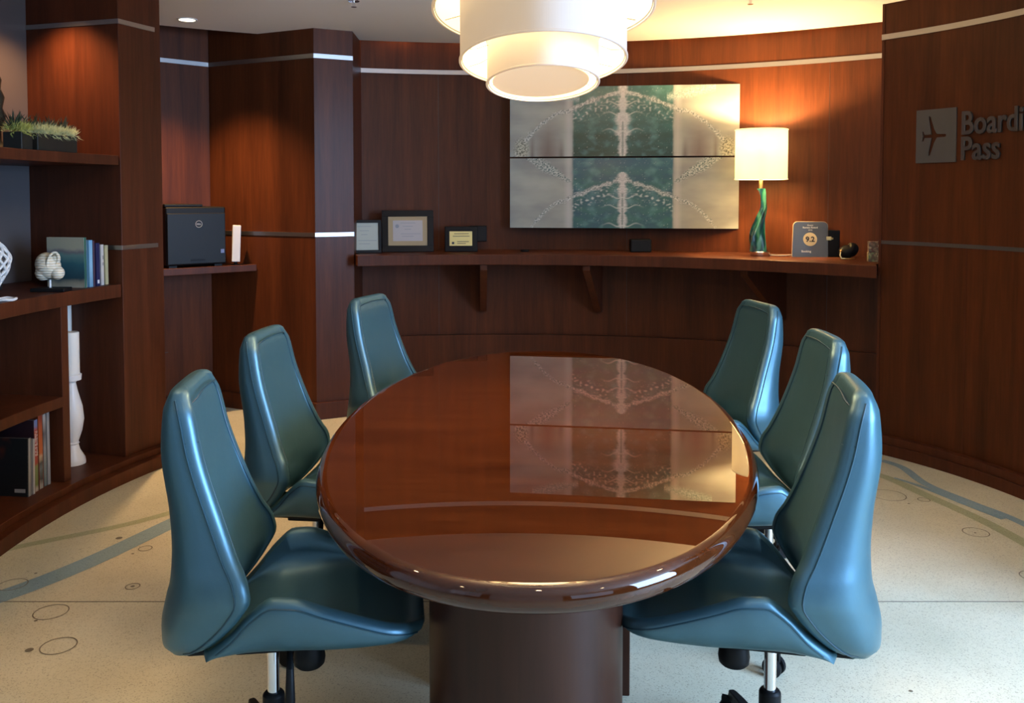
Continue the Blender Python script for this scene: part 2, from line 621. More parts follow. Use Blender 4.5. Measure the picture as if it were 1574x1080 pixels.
# end pier of the bookcase
cslab('end_pier', 3.07, 3.74, 17.6, 23.1, .098, 2.545, M_CASE, n=6, parent=case)
for R0_, R1_, q0, q1, z0_, z1_ in ((3.064, 3.09, 17.55, 22.3, 2.318, 2.342), (3.064, 3.09, 17.55, 22.3, 1.170, 1.192),
                                   (3.066, 3.66, 17.52, 17.60, 2.318, 2.342), (3.066, 3.25, 17.52, 17.60, 1.170, 1.192)):
    tag(cslab('metal_strip', R0_, R1_, q0, q1, z0_, z1_, M_STEEL, n=4, bevel=0, parent=case), 'brushed steel inlay strip')




# ------------------------------------------------------------------ ledge along the back wall
lx, ly, lr = circ3((-.99, 5.62), (.3, 5.72), (2.0, 4.80))
fr, bk = [], []
n = 60
for i in range(n + 1):
    u = i / n
    A = math.degrees(atan2(5.645 - ly, -1.0 - lx)); B = math.degrees(atan2(4.80 - ly, 2.0 - lx))
    fr.append((lx + lr * cos(radians(A + (B - A) * u)), ly + lr * sin(radians(A + (B - A) * u))))
    A2, B2 = 104.7, 45
    bk.append((BC[0] + (BR - .002) * cos(radians(A2 + (B2 - A2) * u)), BC[1] + (BR - .002) * sin(radians(A2 + (B2 - A2) * u))))
led = empty('wall_ledge', 'long curved cherry wood ledge on brackets under the artwork on the back wall', 'shelf', (.4, 5.9, 0))


def child(o, parent):
    o.parent = parent
    o.matrix_parent_inverse = Matrix.LocRotScale(parent.location, parent.rotation_euler, (1, 1, 1)).inverted()
    return o


bm = BM()
prism(bm, fr + [(2.058, 4.95), (2.18, 5.05)] + bk[::-1] + [(-1.033, 6.1), (-1.028, 5.75)], .992, 1.062)
child(obj('ledge_top', bm, M_CASE, bevel=.004), led)


def bracket(ft, wb):
    """triangular gusset: ft = xy under the ledge front, wb = xy at wall"""
    bm = BM()
    f = Vector((ft[0], ft[1], 0)); q = Vector((wb[0], wb[1], 0))
    s = (q - f).normalized()
    s = Vector((-s.y, s.x, 0)) * .024
    prof = [(f + Vector((0, 0, .992))), (f + Vector((0, 0, .955))), (q + Vector((0, 0, .625))), (q + Vector((0, 0, .57))), (q + Vector((0, 0, .992)))]
    prof = [prof[0], prof[1], q + (f - q) * .12 + Vector((0, 0, .625)), q + Vector((0, 0, .625)), prof[4]]
    a = [bm.verts.new(p - s) for p in prof]
    b = [bm.verts.new(p + s) for p in prof]
    bm.faces.new(a); bm.faces.new(b)
    for i in range(5):
        bm.faces.new((a[i], a[(i + 1) % 5], b[(i + 1) % 5], b[i]))
    child(obj('bracket', bm, M_CASE, smooth=False, bevel=.002), led)


bracket((-.187, 5.78), (-.205, 6.262))
bracket((.487, 5.74), (.62, 6.21))
bracket((1.43, 5.40), (1.80, 5.81))

# nook ledge for the printer
bm = BM()
d = Vector((.91, .87, 0)).normalized()
nn = Vector((d.y, -d.x, 0))
c0 = Vector((-2.07, 6.03, 0))
A_ = c0 - d * .98 + nn * .40
B_ = c0 + nn * .40 + d * .18
W_ = Vector((-1.70, 5.846, 0))
prism(bm, [(c0 - d * .98)[:2], A_[:2], (-2.17, 5.45), (-1.70, 5.835), c0[:2]][0:5], .945, .99)
tag(obj('corner_ledge', bm, M_CASE, smooth=False, bevel=.003), 'small wooden corner ledge carrying the black printer in the nook', 'shelf')

# ------------------------------------------------------------------ oval table
TZ = .770
tab = empty('conference_table', 'oval high-gloss mahogany conference table on drum pedestals', 'table', (.085, 2.66, 0), -.055)
TA, TB = .60, 1.172


def sell(a, b, t, e=2.12):
    c, s = cos(t), sin(t)
    return (a * math.copysign(abs(c)**(2 / e), c), b * math.copysign(abs(s)**(2 / e), s))


bm = BM()
prof = [(-.10, -.052), (-.055, -.058), (-.022, -.055), (-.008, -.046), (0, -.030), (-.001, -.018), (-.006, -.008), (-.014, -.002), (-.026, 0), (-.028, 0), (-.04, 0)]
NT = 160
rings = []
for off, z in prof:
    rings.append([bm.verts.new((*sell(TA + off, TB + off, 2 * pi * i / NT), TZ + z)) for i in range(NT)])
for a_, b_ in zip(rings, rings[1:]):
    for i in range(NT):
        bm.faces.new((a_[i], a_[(i + 1) % NT], b_[(i + 1) % NT], b_[i]))
bm.faces.new(rings[0]); bm.faces.new(rings[-1])
top = obj('tabletop', bm, M_TABLE, tab, angle=60)
bm = BM()
lathe(bm, [(.228, 0), (.228, TZ - .058)], 64, (-.018, -.62, 0))
obj('pedestal_drum', bm, M_PED, tab)
bm = BM()
lathe(bm, [(.232, 0), (.232, TZ - .058)], 64, (.0, .55, 0))
obj('pedestal_drum', bm, M_PED, tab)
bm = BM()
box(bm, (-.27, -.16, 0), (.265, .16, TZ - .056))
obj('pedestal_core', bm, M_PED, tab, smooth=False, bevel=.003)

# ------------------------------------------------------------------ chairs


def interp(keys, z):
    """monotone-ish cubic through keys sorted by first value"""
    ks = sorted(keys)
    if z <= ks[0][0]: return ks[0][1]
    if z >= ks[-1][0]: return ks[-1][1]
    for i in range(len(ks) - 1):
        if ks[i][0] <= z <= ks[i + 1][0]:
            h = ks[i + 1][0] - ks[i][0]
            t = (z - ks[i][0]) / h

            def sl(j):
                if j <= 0 or j >= len(ks) - 1: return (ks[min(j + 1, len(ks) - 1)][1] - ks[max(j - 1, 0)][1]) / (ks[min(j + 1, len(ks) - 1)][0] - ks[max(j - 1, 0)][0])
                d0 = (ks[j][1] - ks[j - 1][1]) / (ks[j][0] - ks[j - 1][0])
                d1 = (ks[j + 1][1] - ks[j][1]) / (ks[j + 1][0] - ks[j][0])
                return 0 if d0 * d1 <= 0 else 2 * d0 * d1 / (d0 + d1)
            m0, m1 = sl(i) * h, sl(i + 1) * h
            return (2 * t**3 - 3 * t**2 + 1) * ks[i][1] + (t**3 - 2 * t**2 + t) * m0 + (-2 * t**3 + 3 * t**2) * ks[i + 1][1] + (t**3 - t**2) * m1


XO = -.205   # rear line of the back, measured from the column


def make_chair():
    root = empty('office_chair', '', 'chair')
    Z = [1.02, .992, .90, .76, .68, .635, .60, .555, .50, .465, .45]
    Wd = [.140, .158, .170, .188, .208, .224, .228, .210, .180, .152, .126]
    XR = [-.008, -.020, -.028, -.012, -.008, -.010, -.014, -.026, -.036, -.036, -.024]
    XF = [.052, .062, .082, .128, .160, .182, .188, .166, .122, .084, .058]
    XC = [.044, .054, .069, .103, .128, .140, .140, .128, .098, .070, .050]
    k = lambda V, z: interp(list(zip(Z, V)), z)
    bm = BM()
    bml = BM()
    NZ = 46
    zs = [.45 + (1.02 - .45) * (i / (NZ - 1)) for i in range(NZ)]
    rows = []
    seam_o = [[], []]
    seam_i = [[], []]
    NO, NI = 14, 14
    for j, z in enumerate(zs):
        w_, xr, xf, xc = k(Wd, z), k(XR, z), k(XF, z), k(XC, z)
        bw = .040
        xo = xf - .030
        ring_ = []
        # outer (rear) face from -y tip to +y tip
        for i in range(2 * NO + 1):
            t = -pi / 2 + pi * i / (2 * NO)
            s, c = sin(t), cos(t)
            y = w_ * math.copysign(abs(s)**.82, s)
            x = xo - (xo - xr) * abs(c)**.72
            ring_.append((x, y))
        # tip band +y
        wi = w_ - bw * .85
        band_p = [(xo + .012, w_ + .002), (xo + .026, w_ - .007), (xf, w_ - .020)]
        ring_ += band_p
        inner = []
        for i in range(2 * NI + 1):
            t = pi / 2 - pi * i / (2 * NI)
            s, c = sin(t), cos(t)
            y = wi * math.copysign(abs(s)**.9, s)
            x = (xf - .006) - (xf - .006 - xc) * abs(c)**1.05
            inner.append((x, y))
        ring_ += inner
        ring_ += [(p[0], -p[1]) for p in reversed(band_p)]
        rows.append([bm.verts.new((XO + p[0], p[1], z)) for p in ring_])
        for sgn, q in ((1, 1), (-1, 0)):
            seam_o[q].append((XO + xo + .001, sgn * (w_ + .0012), z))
            seam_i[q].append((XO + xf - .005, sgn * (wi + .001), z))
    # rounded top and bottom: shrink last rows towards the mid line
    def cap(row, z, f, dz):
        cxm = sum(v.co.x for v in row) / len(row)
        return [bm.verts.new((cxm + (v.co.x - cxm) * f, v.co.y * (1 - (1 - f) * .35), z + dz)) for v in row]
    t1 = cap(rows[-1], 1.02, .88, .010)
    t2 = cap(rows[-1], 1.02, .60, .018)
    t3 = cap(rows[-1], 1.02, .15, .021)
    b1 = cap(rows[0], .45, .85, -.008)
    b2 = cap(rows[0], .45, .4, -.014)
    allr = [b2, b1] + rows + [t1, t2, t3]
    m = len(rows[0])
    for a_, b_ in zip(allr, allr[1:]):
        for i in range(m):
            bm.faces.new((a_[i], a_[(i + 1) % m], b_[(i + 1) % m], b_[i]))
    bm.faces.new(allr[0]); bm.faces.new(allr[-1])
    obj('backrest', bm, M_LEATHER, root, angle=70)
    # piping: outer and inner seams joined over the top
    top_o = [(XO + .05, y, 1.034) for y in (.08, .04, 0, -.04, -.08)]
    path = seam_o[1] + [(XO + .045, .09, 1.030)] + top_o + [(XO + .045, -.09, 1.030)] + list(reversed(seam_o[0]))
    for so in seam_o:
        b1_ = BM()
        tube(b1_, so, .0022, 6)
        obj('piping', b1_, M_THREAD, root)
    wtop = .140 - .034
    inner_path = seam_i[1][4:-1] + [(XO + .060, wtop * .9, 1.016), (XO + .058, .03, 1.020), (XO + .058, -.03, 1.020), (XO + .060, -wtop * .9, 1.016)] + list(reversed(seam_i[0][4:-1]))
    tube(bml, inner_path, .0022, 6)
    # short cross seams on the side bands and the lower edge seam of the back shell
    for sgn in (1, -1):
        j = 38
        a_ = Vector(seam_o[1 if sgn > 0 else 0][j]); b_ = Vector(seam_i[1 if sgn > 0 else 0][j])
        mid = Vector((XO + k(XF, zs[j]) - .002, sgn * (k(Wd, zs[j]) - .012), zs[j]))
        b1_ = BM()
        tube(b1_, [a_, mid, b_], .0018, 5)
        obj('cross_seam', b1_, M_THREAD, root)
    obj('piping', bml, M_THREAD, root)

    # seat shell
    X = [.085, .14, .19, .235, .275, .34, .41, .48, .525, .545]
    ZS = [.462, .512, .568, .598, .596, .574, .548, .522, .508, .498]
    ZB = [.446, .438, .430, .427, .427, .429, .436, .449, .462, .478]
    ZP = [.458, .482, .486, .488, .490, .494, .492, .487, .480, .490]
    WS = [.165, .192, .210, .222, .226, .226, .222, .212, .190, .160]
    q = lambda V, x: interp(list(zip(X, V)), x)
    bm = BM()
    bms = BM()
    NX = 40
    rows = []
    sm = [[], []]
    for j in range(NX):
        x = .085 + (.545 - .085) * (j / (NX - 1))
        zs_, zb, zp, ws = q(ZS, x), q(ZB, x), q(ZP, x), q(WS, x)
        zp = min(zp, zs_ - .001)
        pts_ = []
        NB = 12
        for i in range(2 * NB + 1):        # outside, -y over the bottom to +y
            t = -pi / 2 + pi * i / (2 * NB)
            s, c = sin(t), cos(t)
            y = (ws - .0) * math.copysign(abs(s)**.85, s)
            z = (zs_ - .016) - ((zs_ - .016) - zb) * abs(c)**.75
            pts_.append((y, z))
        lip = [(ws - .004, zs_ - .006), (ws - .014, zs_), (ws - .028, zs_ - .001)]
        pts_ += lip
        wi = ws - .042
        for i in range(2 * NB + 1):
            t = pi / 2 - pi * i / (2 * NB)
            s, c = sin(t), cos(t)
            y = wi * math.copysign(abs(s)**.62, s)
            z = (zs_ - .008) - ((zs_ - .008) - zp) * abs(c)**.42
            pts_.append((y, z))
        pts_ += [(-a, b) for a, b in reversed(lip)]
        rows.append([bm.verts.new((XO + x, y, z)) for y, z in pts_])
        for sg, qq in ((1, 1), (-1, 0)):
            sm[qq].append((XO + x, sg * (ws + .0005), zs_ - .016))
    m = len(rows[0])

    def capx(row, f, dx):
        zc = sum(v.co.z for v in row) / m
        return [bm.verts.new((v.co.x + dx, v.co.y * (1 - (1 - f) * .4), zc + (v.co.z - zc) * f)) for v in row]
    allr = [capx(rows[0], .5, -.012)] + rows + [capx(rows[-1], .8, .010), capx(rows[-1], .3, .018)]
    for a_, b_ in zip(allr, allr[1:]):
        for i in range(m):
            bm.faces.new((a_[i], a_[(i + 1) % m], b_[(i + 1) % m], b_[i]))
    bm.faces.new(allr[0]); bm.faces.new(allr[-1])
    obj('seat', bm, M_LEATHER, root, angle=70)
    for q_ in sm:
        b1_ = BM()
        tube(b1_, q_[2:], .002, 6)
        obj('piping', b1_, M_THREAD, root)
    # bracket joining seat and back
    bm = BM()
    box(bm, (XO + .03, -.11, .432), (XO + .30, .11, .447))
    box(bm, (XO + .13, -.08, .412), (XO + .34, .08, .434))
    box(bm, (XO + .28, -.05, .405), (XO + .40, .05, .432))
    obj('tilt_mechanism', bm, M_BLACKP, root, smooth=False, bevel=.006)
    bm = BM()
    lathe(bm, [(.030, 0), (.036, .006), (.038, .020), (.032, .066), (.026, .072)], 24, (.085, 0, .338))
    obj('tension_knob', bm, M_BLACKP, root)
    bm = BM()
    tube(bm, [(.04, -.03, .425), (.05, -.10, .42), (.055, -.13, .40), (.055, -.135, .33), (.055, -.135, .29)], [.006, .007, .009, .012, .006], 10)
    obj('height_lever', bm, M_BLACKP, root)
    bm = BM()
    lathe(bm, [(.0145, .20), (.0145, .42)], 20)
    tag(obj('gas_lift', bm, M_CHROME, root), 'chrome gas lift column')
    bm = BM()
    lathe(bm, [(.034, .085), (.034, .15), (.026, .20), (.026, .255), (.020, .262)], 24)
    # five-star foot
    for i in range(5):
        an = 2 * pi * i / 5 + .3
        R_ = Matrix.Rotation(an, 4, 'Z')
        prof_ = [(.02, .022, .10, .145), (.12, .020, .095, .128), (.22, .017, .082, .108), (.285, .014, .070, .092), (.30, .010, .070, .088)]
        rr = []
        for (x, hw, z0, z1) in prof_:
            rr.append([bm.verts.new(R_ @ Vector((x, y, z))) for y, z in ((-hw, z0), (hw, z0), (hw * .7, z1), (-hw * .7, z1))])
        for a_, b_ in zip(rr, rr[1:]):
            for i2 in range(4):
                bm.faces.new((a_[i2], a_[(i2 + 1) % 4], b_[(i2 + 1) % 4], b_[i2]))
        bm.faces.new(rr[0]); bm.faces.new(rr[-1])
    base = obj('star_base', bm, M_BLACKP, root, bevel=.003)
    for i in range(5):
        an = 2 * pi * i / 5 + .3
        bm = BM()
        R_ = Matrix.Translation((.285 * cos(an), .285 * sin(an), 0)) @ Matrix.Rotation(an + 1.1, 4, 'Z')
        for sy in (-1, 1):
            pr_ = [(0, .011), (.020, .012), (.028, .016), (.029, .022), (.0, .026)]
            rr = []
            n_ = 20
            for r_, y in [(.022, .006), (.029, .008), (.0295, .020), (.024, .026)]:
                rr.append([bm.verts.new(R_ @ Vector((r_ * cos(2 * pi * t_ / n_) + .012, sy * y, .0297 + r_ * sin(2 * pi * t_ / n_)))) for t_ in range(n_)])
            for a_, b_ in zip(rr, rr[1:]):
                for t_ in range(n_):
                    bm.faces.new((a_[t_], a_[(t_ + 1) % n_], b_[(t_ + 1) % n_], b_[t_]))
            bm.faces.new(rr[0]); bm.faces.new(rr[-1])
        box(bm, (-.012, -.007, .045), (.030, .007, .074), M=R_)
        obj('caster', bm, M_BLACKP, root)
    return root


chair0 = make_chair()


def copy_tree(o, parent=None):
    c = o.copy()
    COL.objects.link(c)
    if parent is not None:
        c.parent = parent
    for ch in list(o.children):
        copy_tree(ch, c)
    return c


GC = 'teal leather chairs around the oval table'
chairs = [
    (-.572, 2.06, 7.5, -.018, 'teal leather office chair nearest the camera on the left side of the table'),
    (-.665, 2.95, -6, -.045, 'teal leather office chair in the middle of the left side of the table'),
    (-.475, 3.85, -20, -.04, 'teal leather office chair farthest back on the left, before the narrow pier'),
    (.622, 2.07, 168, -.024, 'teal leather office chair nearest the camera on the right side of the table'),
    (.855, 2.88, 179, -.045, 'teal leather office chair in the middle of the right side of the table'),
    (.88, 3.68, 192, -.045, 'teal leather office chair farthest back on the right, below the table lamp'),
]
for i, (x, y, rz, dz, lab) in enumerate(chairs):
    c = chair0 if i == 0 else copy_tree(chair0)
    c.location = (x, y, 0)
    c.rotation_euler = (0, 0, radians(rz))
    tag(c, lab, 'chair', GC)
    for ch in c.children:      # every foot stands turned its own way
        if ch.name.split('.')[0] in ('star_base', 'caster'):
            ch.rotation_euler = (0, 0, radians([20, 36, 10, -20, -13, 30][i]))
    if dz:
        for ch in c.children:      # the gas lift set lower
            if ch.name.split('.')[0] in ('backrest', 'piping', 'cross_seam', 'seat', 'tilt_mechanism', 'tension_knob', 'height_lever', 'gas_lift'):
                ch.location = (0, 0, dz)

# ------------------------------------------------------------------ chandelier
CHX, CHY = .092, 2.70
ch = empty('tiered_pendant_light', 'three-tier white drum shade pendant light glowing over the table', 'ceiling light', (CHX, CHY, 0))


def shade(a, b, z0, z1, name, mo, mi_, lab=None):
    bm = BM()
    n = 96
    def rg(da, z): return [bm.verts.new(((a + da) * cos(2 * pi * i / n), (b + da) * sin(2 * pi * i / n), z)) for i in range(n)]
    o0, o1, i1, i0 = rg(0, z0), rg(0, z1), rg(-.004, z1), rg(-.004, z0)
    for k_, (A1, B1) in enumerate(((o0, o1), (o1, i1), (i1, i0), (i0, o0))):
        for i in range(n):
            bm.faces.new((A1[i], A1[(i + 1) % n], B1[(i + 1) % n], B1[i])).material_index = 1 if k_ == 2 else 0
    o = obj(name, bm, [mo, mi_], ch)
    for z in (z0 + .003, z1 - .003):
        for da in (.0005,):
            bm = BM()
            tube(bm, [((a + da) * cos(2 * pi * i / n), (b + da) * sin(2 * pi * i / n), z) for i in range(n)], .0035, 6, closed=True)
            obj('rim_tape', bm, mo, o)
    bm = BM()
    tube(bm, [((a - .006) * cos(2 * pi * i / n), (b - .006) * sin(2 * pi * i / n), z0 + .006) for i in range(n)], .0016, 5, closed=True)
    for i in range(10):
        t = 2 * pi * (i + .5) / 10
        p1 = ((a - .005) * cos(t), (b - .005) * sin(t), z0 + .02)
        p2 = ((a * .6) * cos(t), (b * .6) * sin(t), z0 + .05)
        tube(bm, [p1, ((a * .82) * cos(t + .02), (b * .82) * sin(t + .02), z0 + .025), p2], .0014, 5)
    obj('wire_frame', bm, M_WIRE, o)
    return o


shade(.330, .590, 1.998, 2.22, 'large_shade', M_SH_OUT, M_SH_IN)
shade(.2485, .555, 1.846, 2.19, 'middle_shade', M_SH_OUT, M_SH_IN)
shade(.168, .435, 1.782, 1.92, 'small_shade', M_SH_OUT, M_SH_IN)
bm = BM()
lathe(bm, [(.94, 0), (.94, .004)], 72, (-.006, 0, 1.792), sx=.155, sy=.41)
obj('diffuser', bm, M_SH_DIFF, ch)
bm = BM()
for z, a, b in ((2.15, .24, .54), (1.905, .163, .43)):
    for sx, sy in ((1, 0), (0, 1)):
        tube(bm, [(-a * sx, -b * sy, z), (a * sx, b * sy, z)], .004, 6)
tube(bm, [(0, 0, 1.90), (0, 0, 2.51)], .008, 10)
obj('stem', bm, M_CHROME, ch)
bm = BM()
lathe(bm, [(.07, 2.485), (.075, 2.49), (.075, 2.51)], 32)
obj('canopy', bm, M_CHROME, ch)
light('pendant_bulb', 'POINT', (CHX, CHY + .2, 2.17), 46, WARM, shadow_soft_size=.06)
light('pendant_upglow', 'AREA', (CHX, CHY, 2.215), 26, (1.0, .74, .45), (CHX, CHY, 3), shape='ELLIPSE', size=.45, size_y=.9)
light('pendant_downglow', 'AREA', (CHX, CHY, 1.775), 16, WARM, shape='ELLIPSE', size=.28, size_y=.75)

# ------------------------------------------------------------------ ceiling downlights, sprinklers
def downlight(x, y, lab, power=None, tgt=None, r=.047):
    bm = BM()
    lathe(bm, [(r, CEILZ - .004), (r + .012, CEILZ - .004), (r + .013, CEILZ)], 32, (x, y, 0), cap=False)
    o = tag(obj('ceiling_downlight', bm, M_WHITE), lab, 'ceiling light', None)
    bm = BM()
    lathe(bm, [(r, CEILZ - .004), (r, CEILZ - .002)], 32, (x, y, 0))
    obj('lens', bm, M_BULB, o)
    if power:
        light('downlight_beam', 'SPOT', (x, y, CEILZ - .02), power, (1.0, .60, .27), tgt, spot_size=radians(95), spot_blend=.8, shadow_soft_size=.04)


downlight(-1.965, 5.36, 'round recessed downlight glowing in the ceiling above the printer nook', 210, (-1.95, 5.5, 0))


def sprinkler(u_x, y, lab):
    bm = BM()
    lathe(bm, [(.030, CEILZ - .004), (.032, CEILZ)], 20, (u_x, y, 0))
    lathe(bm, [(.008, CEILZ - .03), (.008, CEILZ - .004)], 10, (u_x, y, 0))
    lathe(bm, [(.016, CEILZ - .034), (.016, CEILZ - .031)], 12, (u_x, y, 0))
    tag(obj('fire_sprinkler', bm, M_CHROME), lab, 'sprinkler')


sprinkler(-.865, 4.85, 'small chrome fire sprinkler on the ceiling left of the pendant light')
sprinkler(1.285, 4.78, 'small chrome fire sprinkler on the ceiling right of the pendant light')
# perimeter slot lamps grazing the top of the curved wall
for an in (101, 94, 87, 80, 73, 66, 59, 52, 46):
    x = BC[0] + 3.885 * cos(radians(an)); y = BC[1] + 3.885 * sin(radians(an))
    light('slot_lamp', 'POINT', (x, y, 2.63), 1.8, (1.0, .50, .18), shadow_soft_size=.01)
# warm lamps in the head of the bookcase
light('case_lamp', 'SPOT', (*pol(3.35, 13.5), 2.49), 70, (1.0, .52, .22), (*pol(3.45, 16), 0), spot_size=radians(110), spot_blend=.9, shadow_soft_size=.03)

# ------------------------------------------------------------------ artwork: two canvases, mirrored splash
AL, AR = Vector((-.0137, 6.15, 0)), Vector((1.532, 5.94, 0))
ax = (AR - AL)
AW = ax.length
arot = atan2(ax.y, ax.x)


def fbm(x, y, z=0, o=4):
    return noise.fractal(Vector((x, y, z)), 1.0, 2.0, o)


def art_colour(u, v):
    """u in -1..1 across, v metres up from the canvas bottom (0..0.49), same motif on both canvases"""
    U = abs(u)
    return U


def lerp(a, b, t):
    t = max(0, min(1, t))
    return tuple(p + (q - p) * t for p, q in zip(a, b))


def art_col(u, v, which):
    U = abs(u)
    jig = fbm(U * 6, v * 9, which * 7)
    edge = .44 + .006 * jig
    cream = lerp((.40, .41, .35), (.25, .26, .24), .5 + .8 * fbm(U * 2, v * 3, 3))
    if which == 1:
        cream = lerp(cream, (.19, .14, .12), max(0, 1 - abs(U - .66) / .14) * max(0, 1 - v / .62) * 1.2)
        cream = lerp(cream, (.13, .09, .08), max(0, 1 - abs(U - .54) / .035) * max(0, 1 - v / .3) * .8)
        cream = lerp(cream, (.13, .09, .08), max(0, 1 - abs(U - .80) / .03) * max(0, 1 - v / .45) * .8)
        teal = lerp((.03, .115, .10), (.012, .045, .028), 1.1 - v * 1.6 + .4 * jig)
    else:
        teal = lerp((.022, .085, .11), (.03, .12, .105), .5 + jig)
        teal = lerp(teal, (.03, .10, .15), (v - .7) * 3)
    teal = lerp(teal, (.10, .24, .24), max(0, fbm(U * 9, v * 7, 5)) * .9)
    c = lerp(teal, cream, (U - edge) / .02 + .5)
    pale = max(0, 1 - abs(U - .475) / .045) * .6
    c = lerp(c, (.52, .51, .50), pale)
    g = noise.noise(Vector((U * 70, v * 60, which)))
    g2 = noise.noise(Vector((U * 150, v * 120, which + 4)))
    sp = max(0, min(1, .5 + g * 1.1 + g2 * .7))
    # arc from the spine down to the lower corners
    if which == 1:
        y_arc = .92 - .28 * (U / .5)**1.3 if U < .5 else .64 - .60 * ((U - .5) / .44)**1.75
        wd = .035 + .09 * max(0, (U - .7)) * 2
    else:
        y_arc = .70 - .30 * (U / .5)**1.15 if U < .5 else .40 - .42 * ((U - .5) / .32)**1.7
        wd = .038
    dist = abs(v - y_arc) + .02 * fbm(U * 20, v * 20, 8)
    near = max(0, 1 - dist / (wd * (1.1 + .9 * noise.noise(Vector((U * 13, v * 13, which + 30))))))
    if U < .97:
        c = lerp(c, lerp((.10, .14, .13), (.66, .67, .64), sp), min(1, near * 1.6) * .9)
    # spray below / inside the arc on the blue field
    if U < .44:
        sc = max(0, 1 - abs(v - (y_arc - .13)) / .14)
        s2 = max(0, noise.noise(Vector((U * 40, v * 34, 11 + which))) - .1) * 2.2
        c = lerp(c, (.5, .54, .52), sc * s2)
        s3 = max(0, noise.noise(Vector((U * 95, v * 80, 21 + which))) - .5) * 4
        c = lerp(c, (.50, .56, .52), s3 * .7)
    # corner crystal clumps
    if which == 1:
        d2 = hypot((U - .90) / .08, (v - .10) / .2)
        c = lerp(c, lerp((.06, .07, .05), (.62, .62, .5), sp), (1 - d2) * 1.8)
        d3 = abs(v - (.97 - .35 * max(0, .78 - U))) + abs(U - .62) * .12
        if .38 < U < .8: c = lerp(c, lerp((.16, .26, .24), (.5, .56, .52), sp), max(0, 1 - d3 / .1) * 1.3)
    else:
        y2 = 1.03 - .95 * (.84 - U) if U > .45 else 9
        d3 = abs(v - y2 + .0) + .03 * fbm(U * 16, v * 16, 2)
        ww = .03 + .42 * max(0, .24 - abs(U - .70))
        if .45 < U < .86: c = lerp(c, lerp((.05, .10, .10), (.58, .60, .55), sp), max(0, 1 - d3 / ww) * 1.6)
    # spine
    sw = (.030 + .022 * abs(sin(v * 15)) + .012 * fbm(1, v * 30, which)) * (1.6 if (which == 1 and .3 < v < .62) else 1.0)
    if which == 1 or v < .62 or v < y_arc + .1:
        c = lerp(c, lerp((.40, .42, .40), (.62, .61, .60), sp), (1 - U / sw) * 1.9)
        if U < .010 and v < .5: c = lerp(c, (.08, .14, .12), .6)
    # horizontal side sprays from spine
    for vy in ((.36, .60, .75) if which == 1 else (.04, .30, .44)):
        dd = abs(v - vy - .1 * U + .02 * sin(U * 40)) / .014
        if U < .2: c = lerp(c, (.55, .58, .55), max(0, 1 - dd) * (1 - U / .2) * 1.2)
    return c


M_ART = mat('printed_canvas', (.4, .4, .4), .30, coat=.35, coat_rough=.15)
at_ = N(M_ART, 'ShaderNodeAttribute', attribute_name='ink')
L(M_ART, at_.outputs['Color'], bsdf(M_ART).inputs['Base Color'])
M_CEDGE = mat('canvas_black_edge', (.012, .010, .010), .5)


def canvas(z0, z1, which, lab):
    root = empty('canvas_print', lab, 'picture', (AL.x, AL.y, z0), arot)
    h = z1 - z0
    bm = BM()
    box(bm, (0, 0, 0), (AW, .038, h))
    obj('stretcher', bm, M_CEDGE, root, smooth=False)
    NX_, NZ_ = 360, 112
    bm = BM()
    lay = bm.verts.layers.float_color.new('ink')
    g = []
    for j in range(NZ_ + 1):
        rw = []
        for i in range(NX_ + 1):
            v_ = bm.verts.new((AW * i / NX_, -.0015, h * j / NZ_))
            cc = art_col(2 * i / NX_ - 1 + .03 * 0, j / NZ_, which)
            v_[lay] = (*cc, 1)
            rw.append(v_)
        g.append(rw)
    for j in range(NZ_):
        for i in range(NX_):
            bm.faces.new((g[j][i], g[j][i + 1], g[j + 1][i + 1], g[j + 1][i]))
    me = bpy.data.meshes.new('printed_face')
    bm.to_mesh(me); bm.free()
    me.materials.append(M_ART)
    o = bpy.data.objects.new('printed_face', me)
    COL.objects.link(o); o.parent = root


canvas(1.222, 1.705, 0, 'lower of two wide canvas prints, pale and teal mirrored water splash')
canvas(1.716, 2.196, 1, 'upper of two wide canvas prints, touching the pendant light in view')

# ------------------------------------------------------------------ table lamp
LX, LY, LZ = 1.585, 5.60, 1.062
lamp = empty('table_lamp', 'lit table lamp with white drum shade and twisted teal glass base', 'lamp', (LX, LY, LZ))
bm = BM()
lathe(bm, [(.162, .487), (.162, .803), (.159, .803), (.159, .487)], 64, cap=False)
bm.faces.ensure_lookup_table()
sh = obj('lamp_shade', bm, M_LAMP_SH, lamp)
bm = BM()
for z in (.489, .801):
    bm = BM()
    tube(bm, [(.1625 * cos(2 * pi * i / 64), .1625 * sin(2 * pi * i / 64), z) for i in range(64)], .0035, 6, closed=True)
    obj('rim_tape', bm, M_LAMP_SH, sh)
bm = BM()
lathe(bm, [(.012, .425), (.012, .50)], 16)
lathe(bm, [(.018, .50), (.018, .56)], 16)
for k_ in range(3):
    t = 2 * pi * k_ / 3
    tube(bm, [(0, 0, .775), (.158 * cos(t), .158 * sin(t), .79)], .002, 5)
tube(bm, [(0, 0, .5), (0, 0, .80)], .003, 6)
tag(obj('socket_stem', bm, M_BRASS, lamp), 'brass socket stem')
bm = BM()
lathe(bm, [(.01, .555), (.02, .58), (.032, .62), (.026, .66), (.01, .68)], 20)
obj('bulb', bm, M_LAMP_GL, lamp)
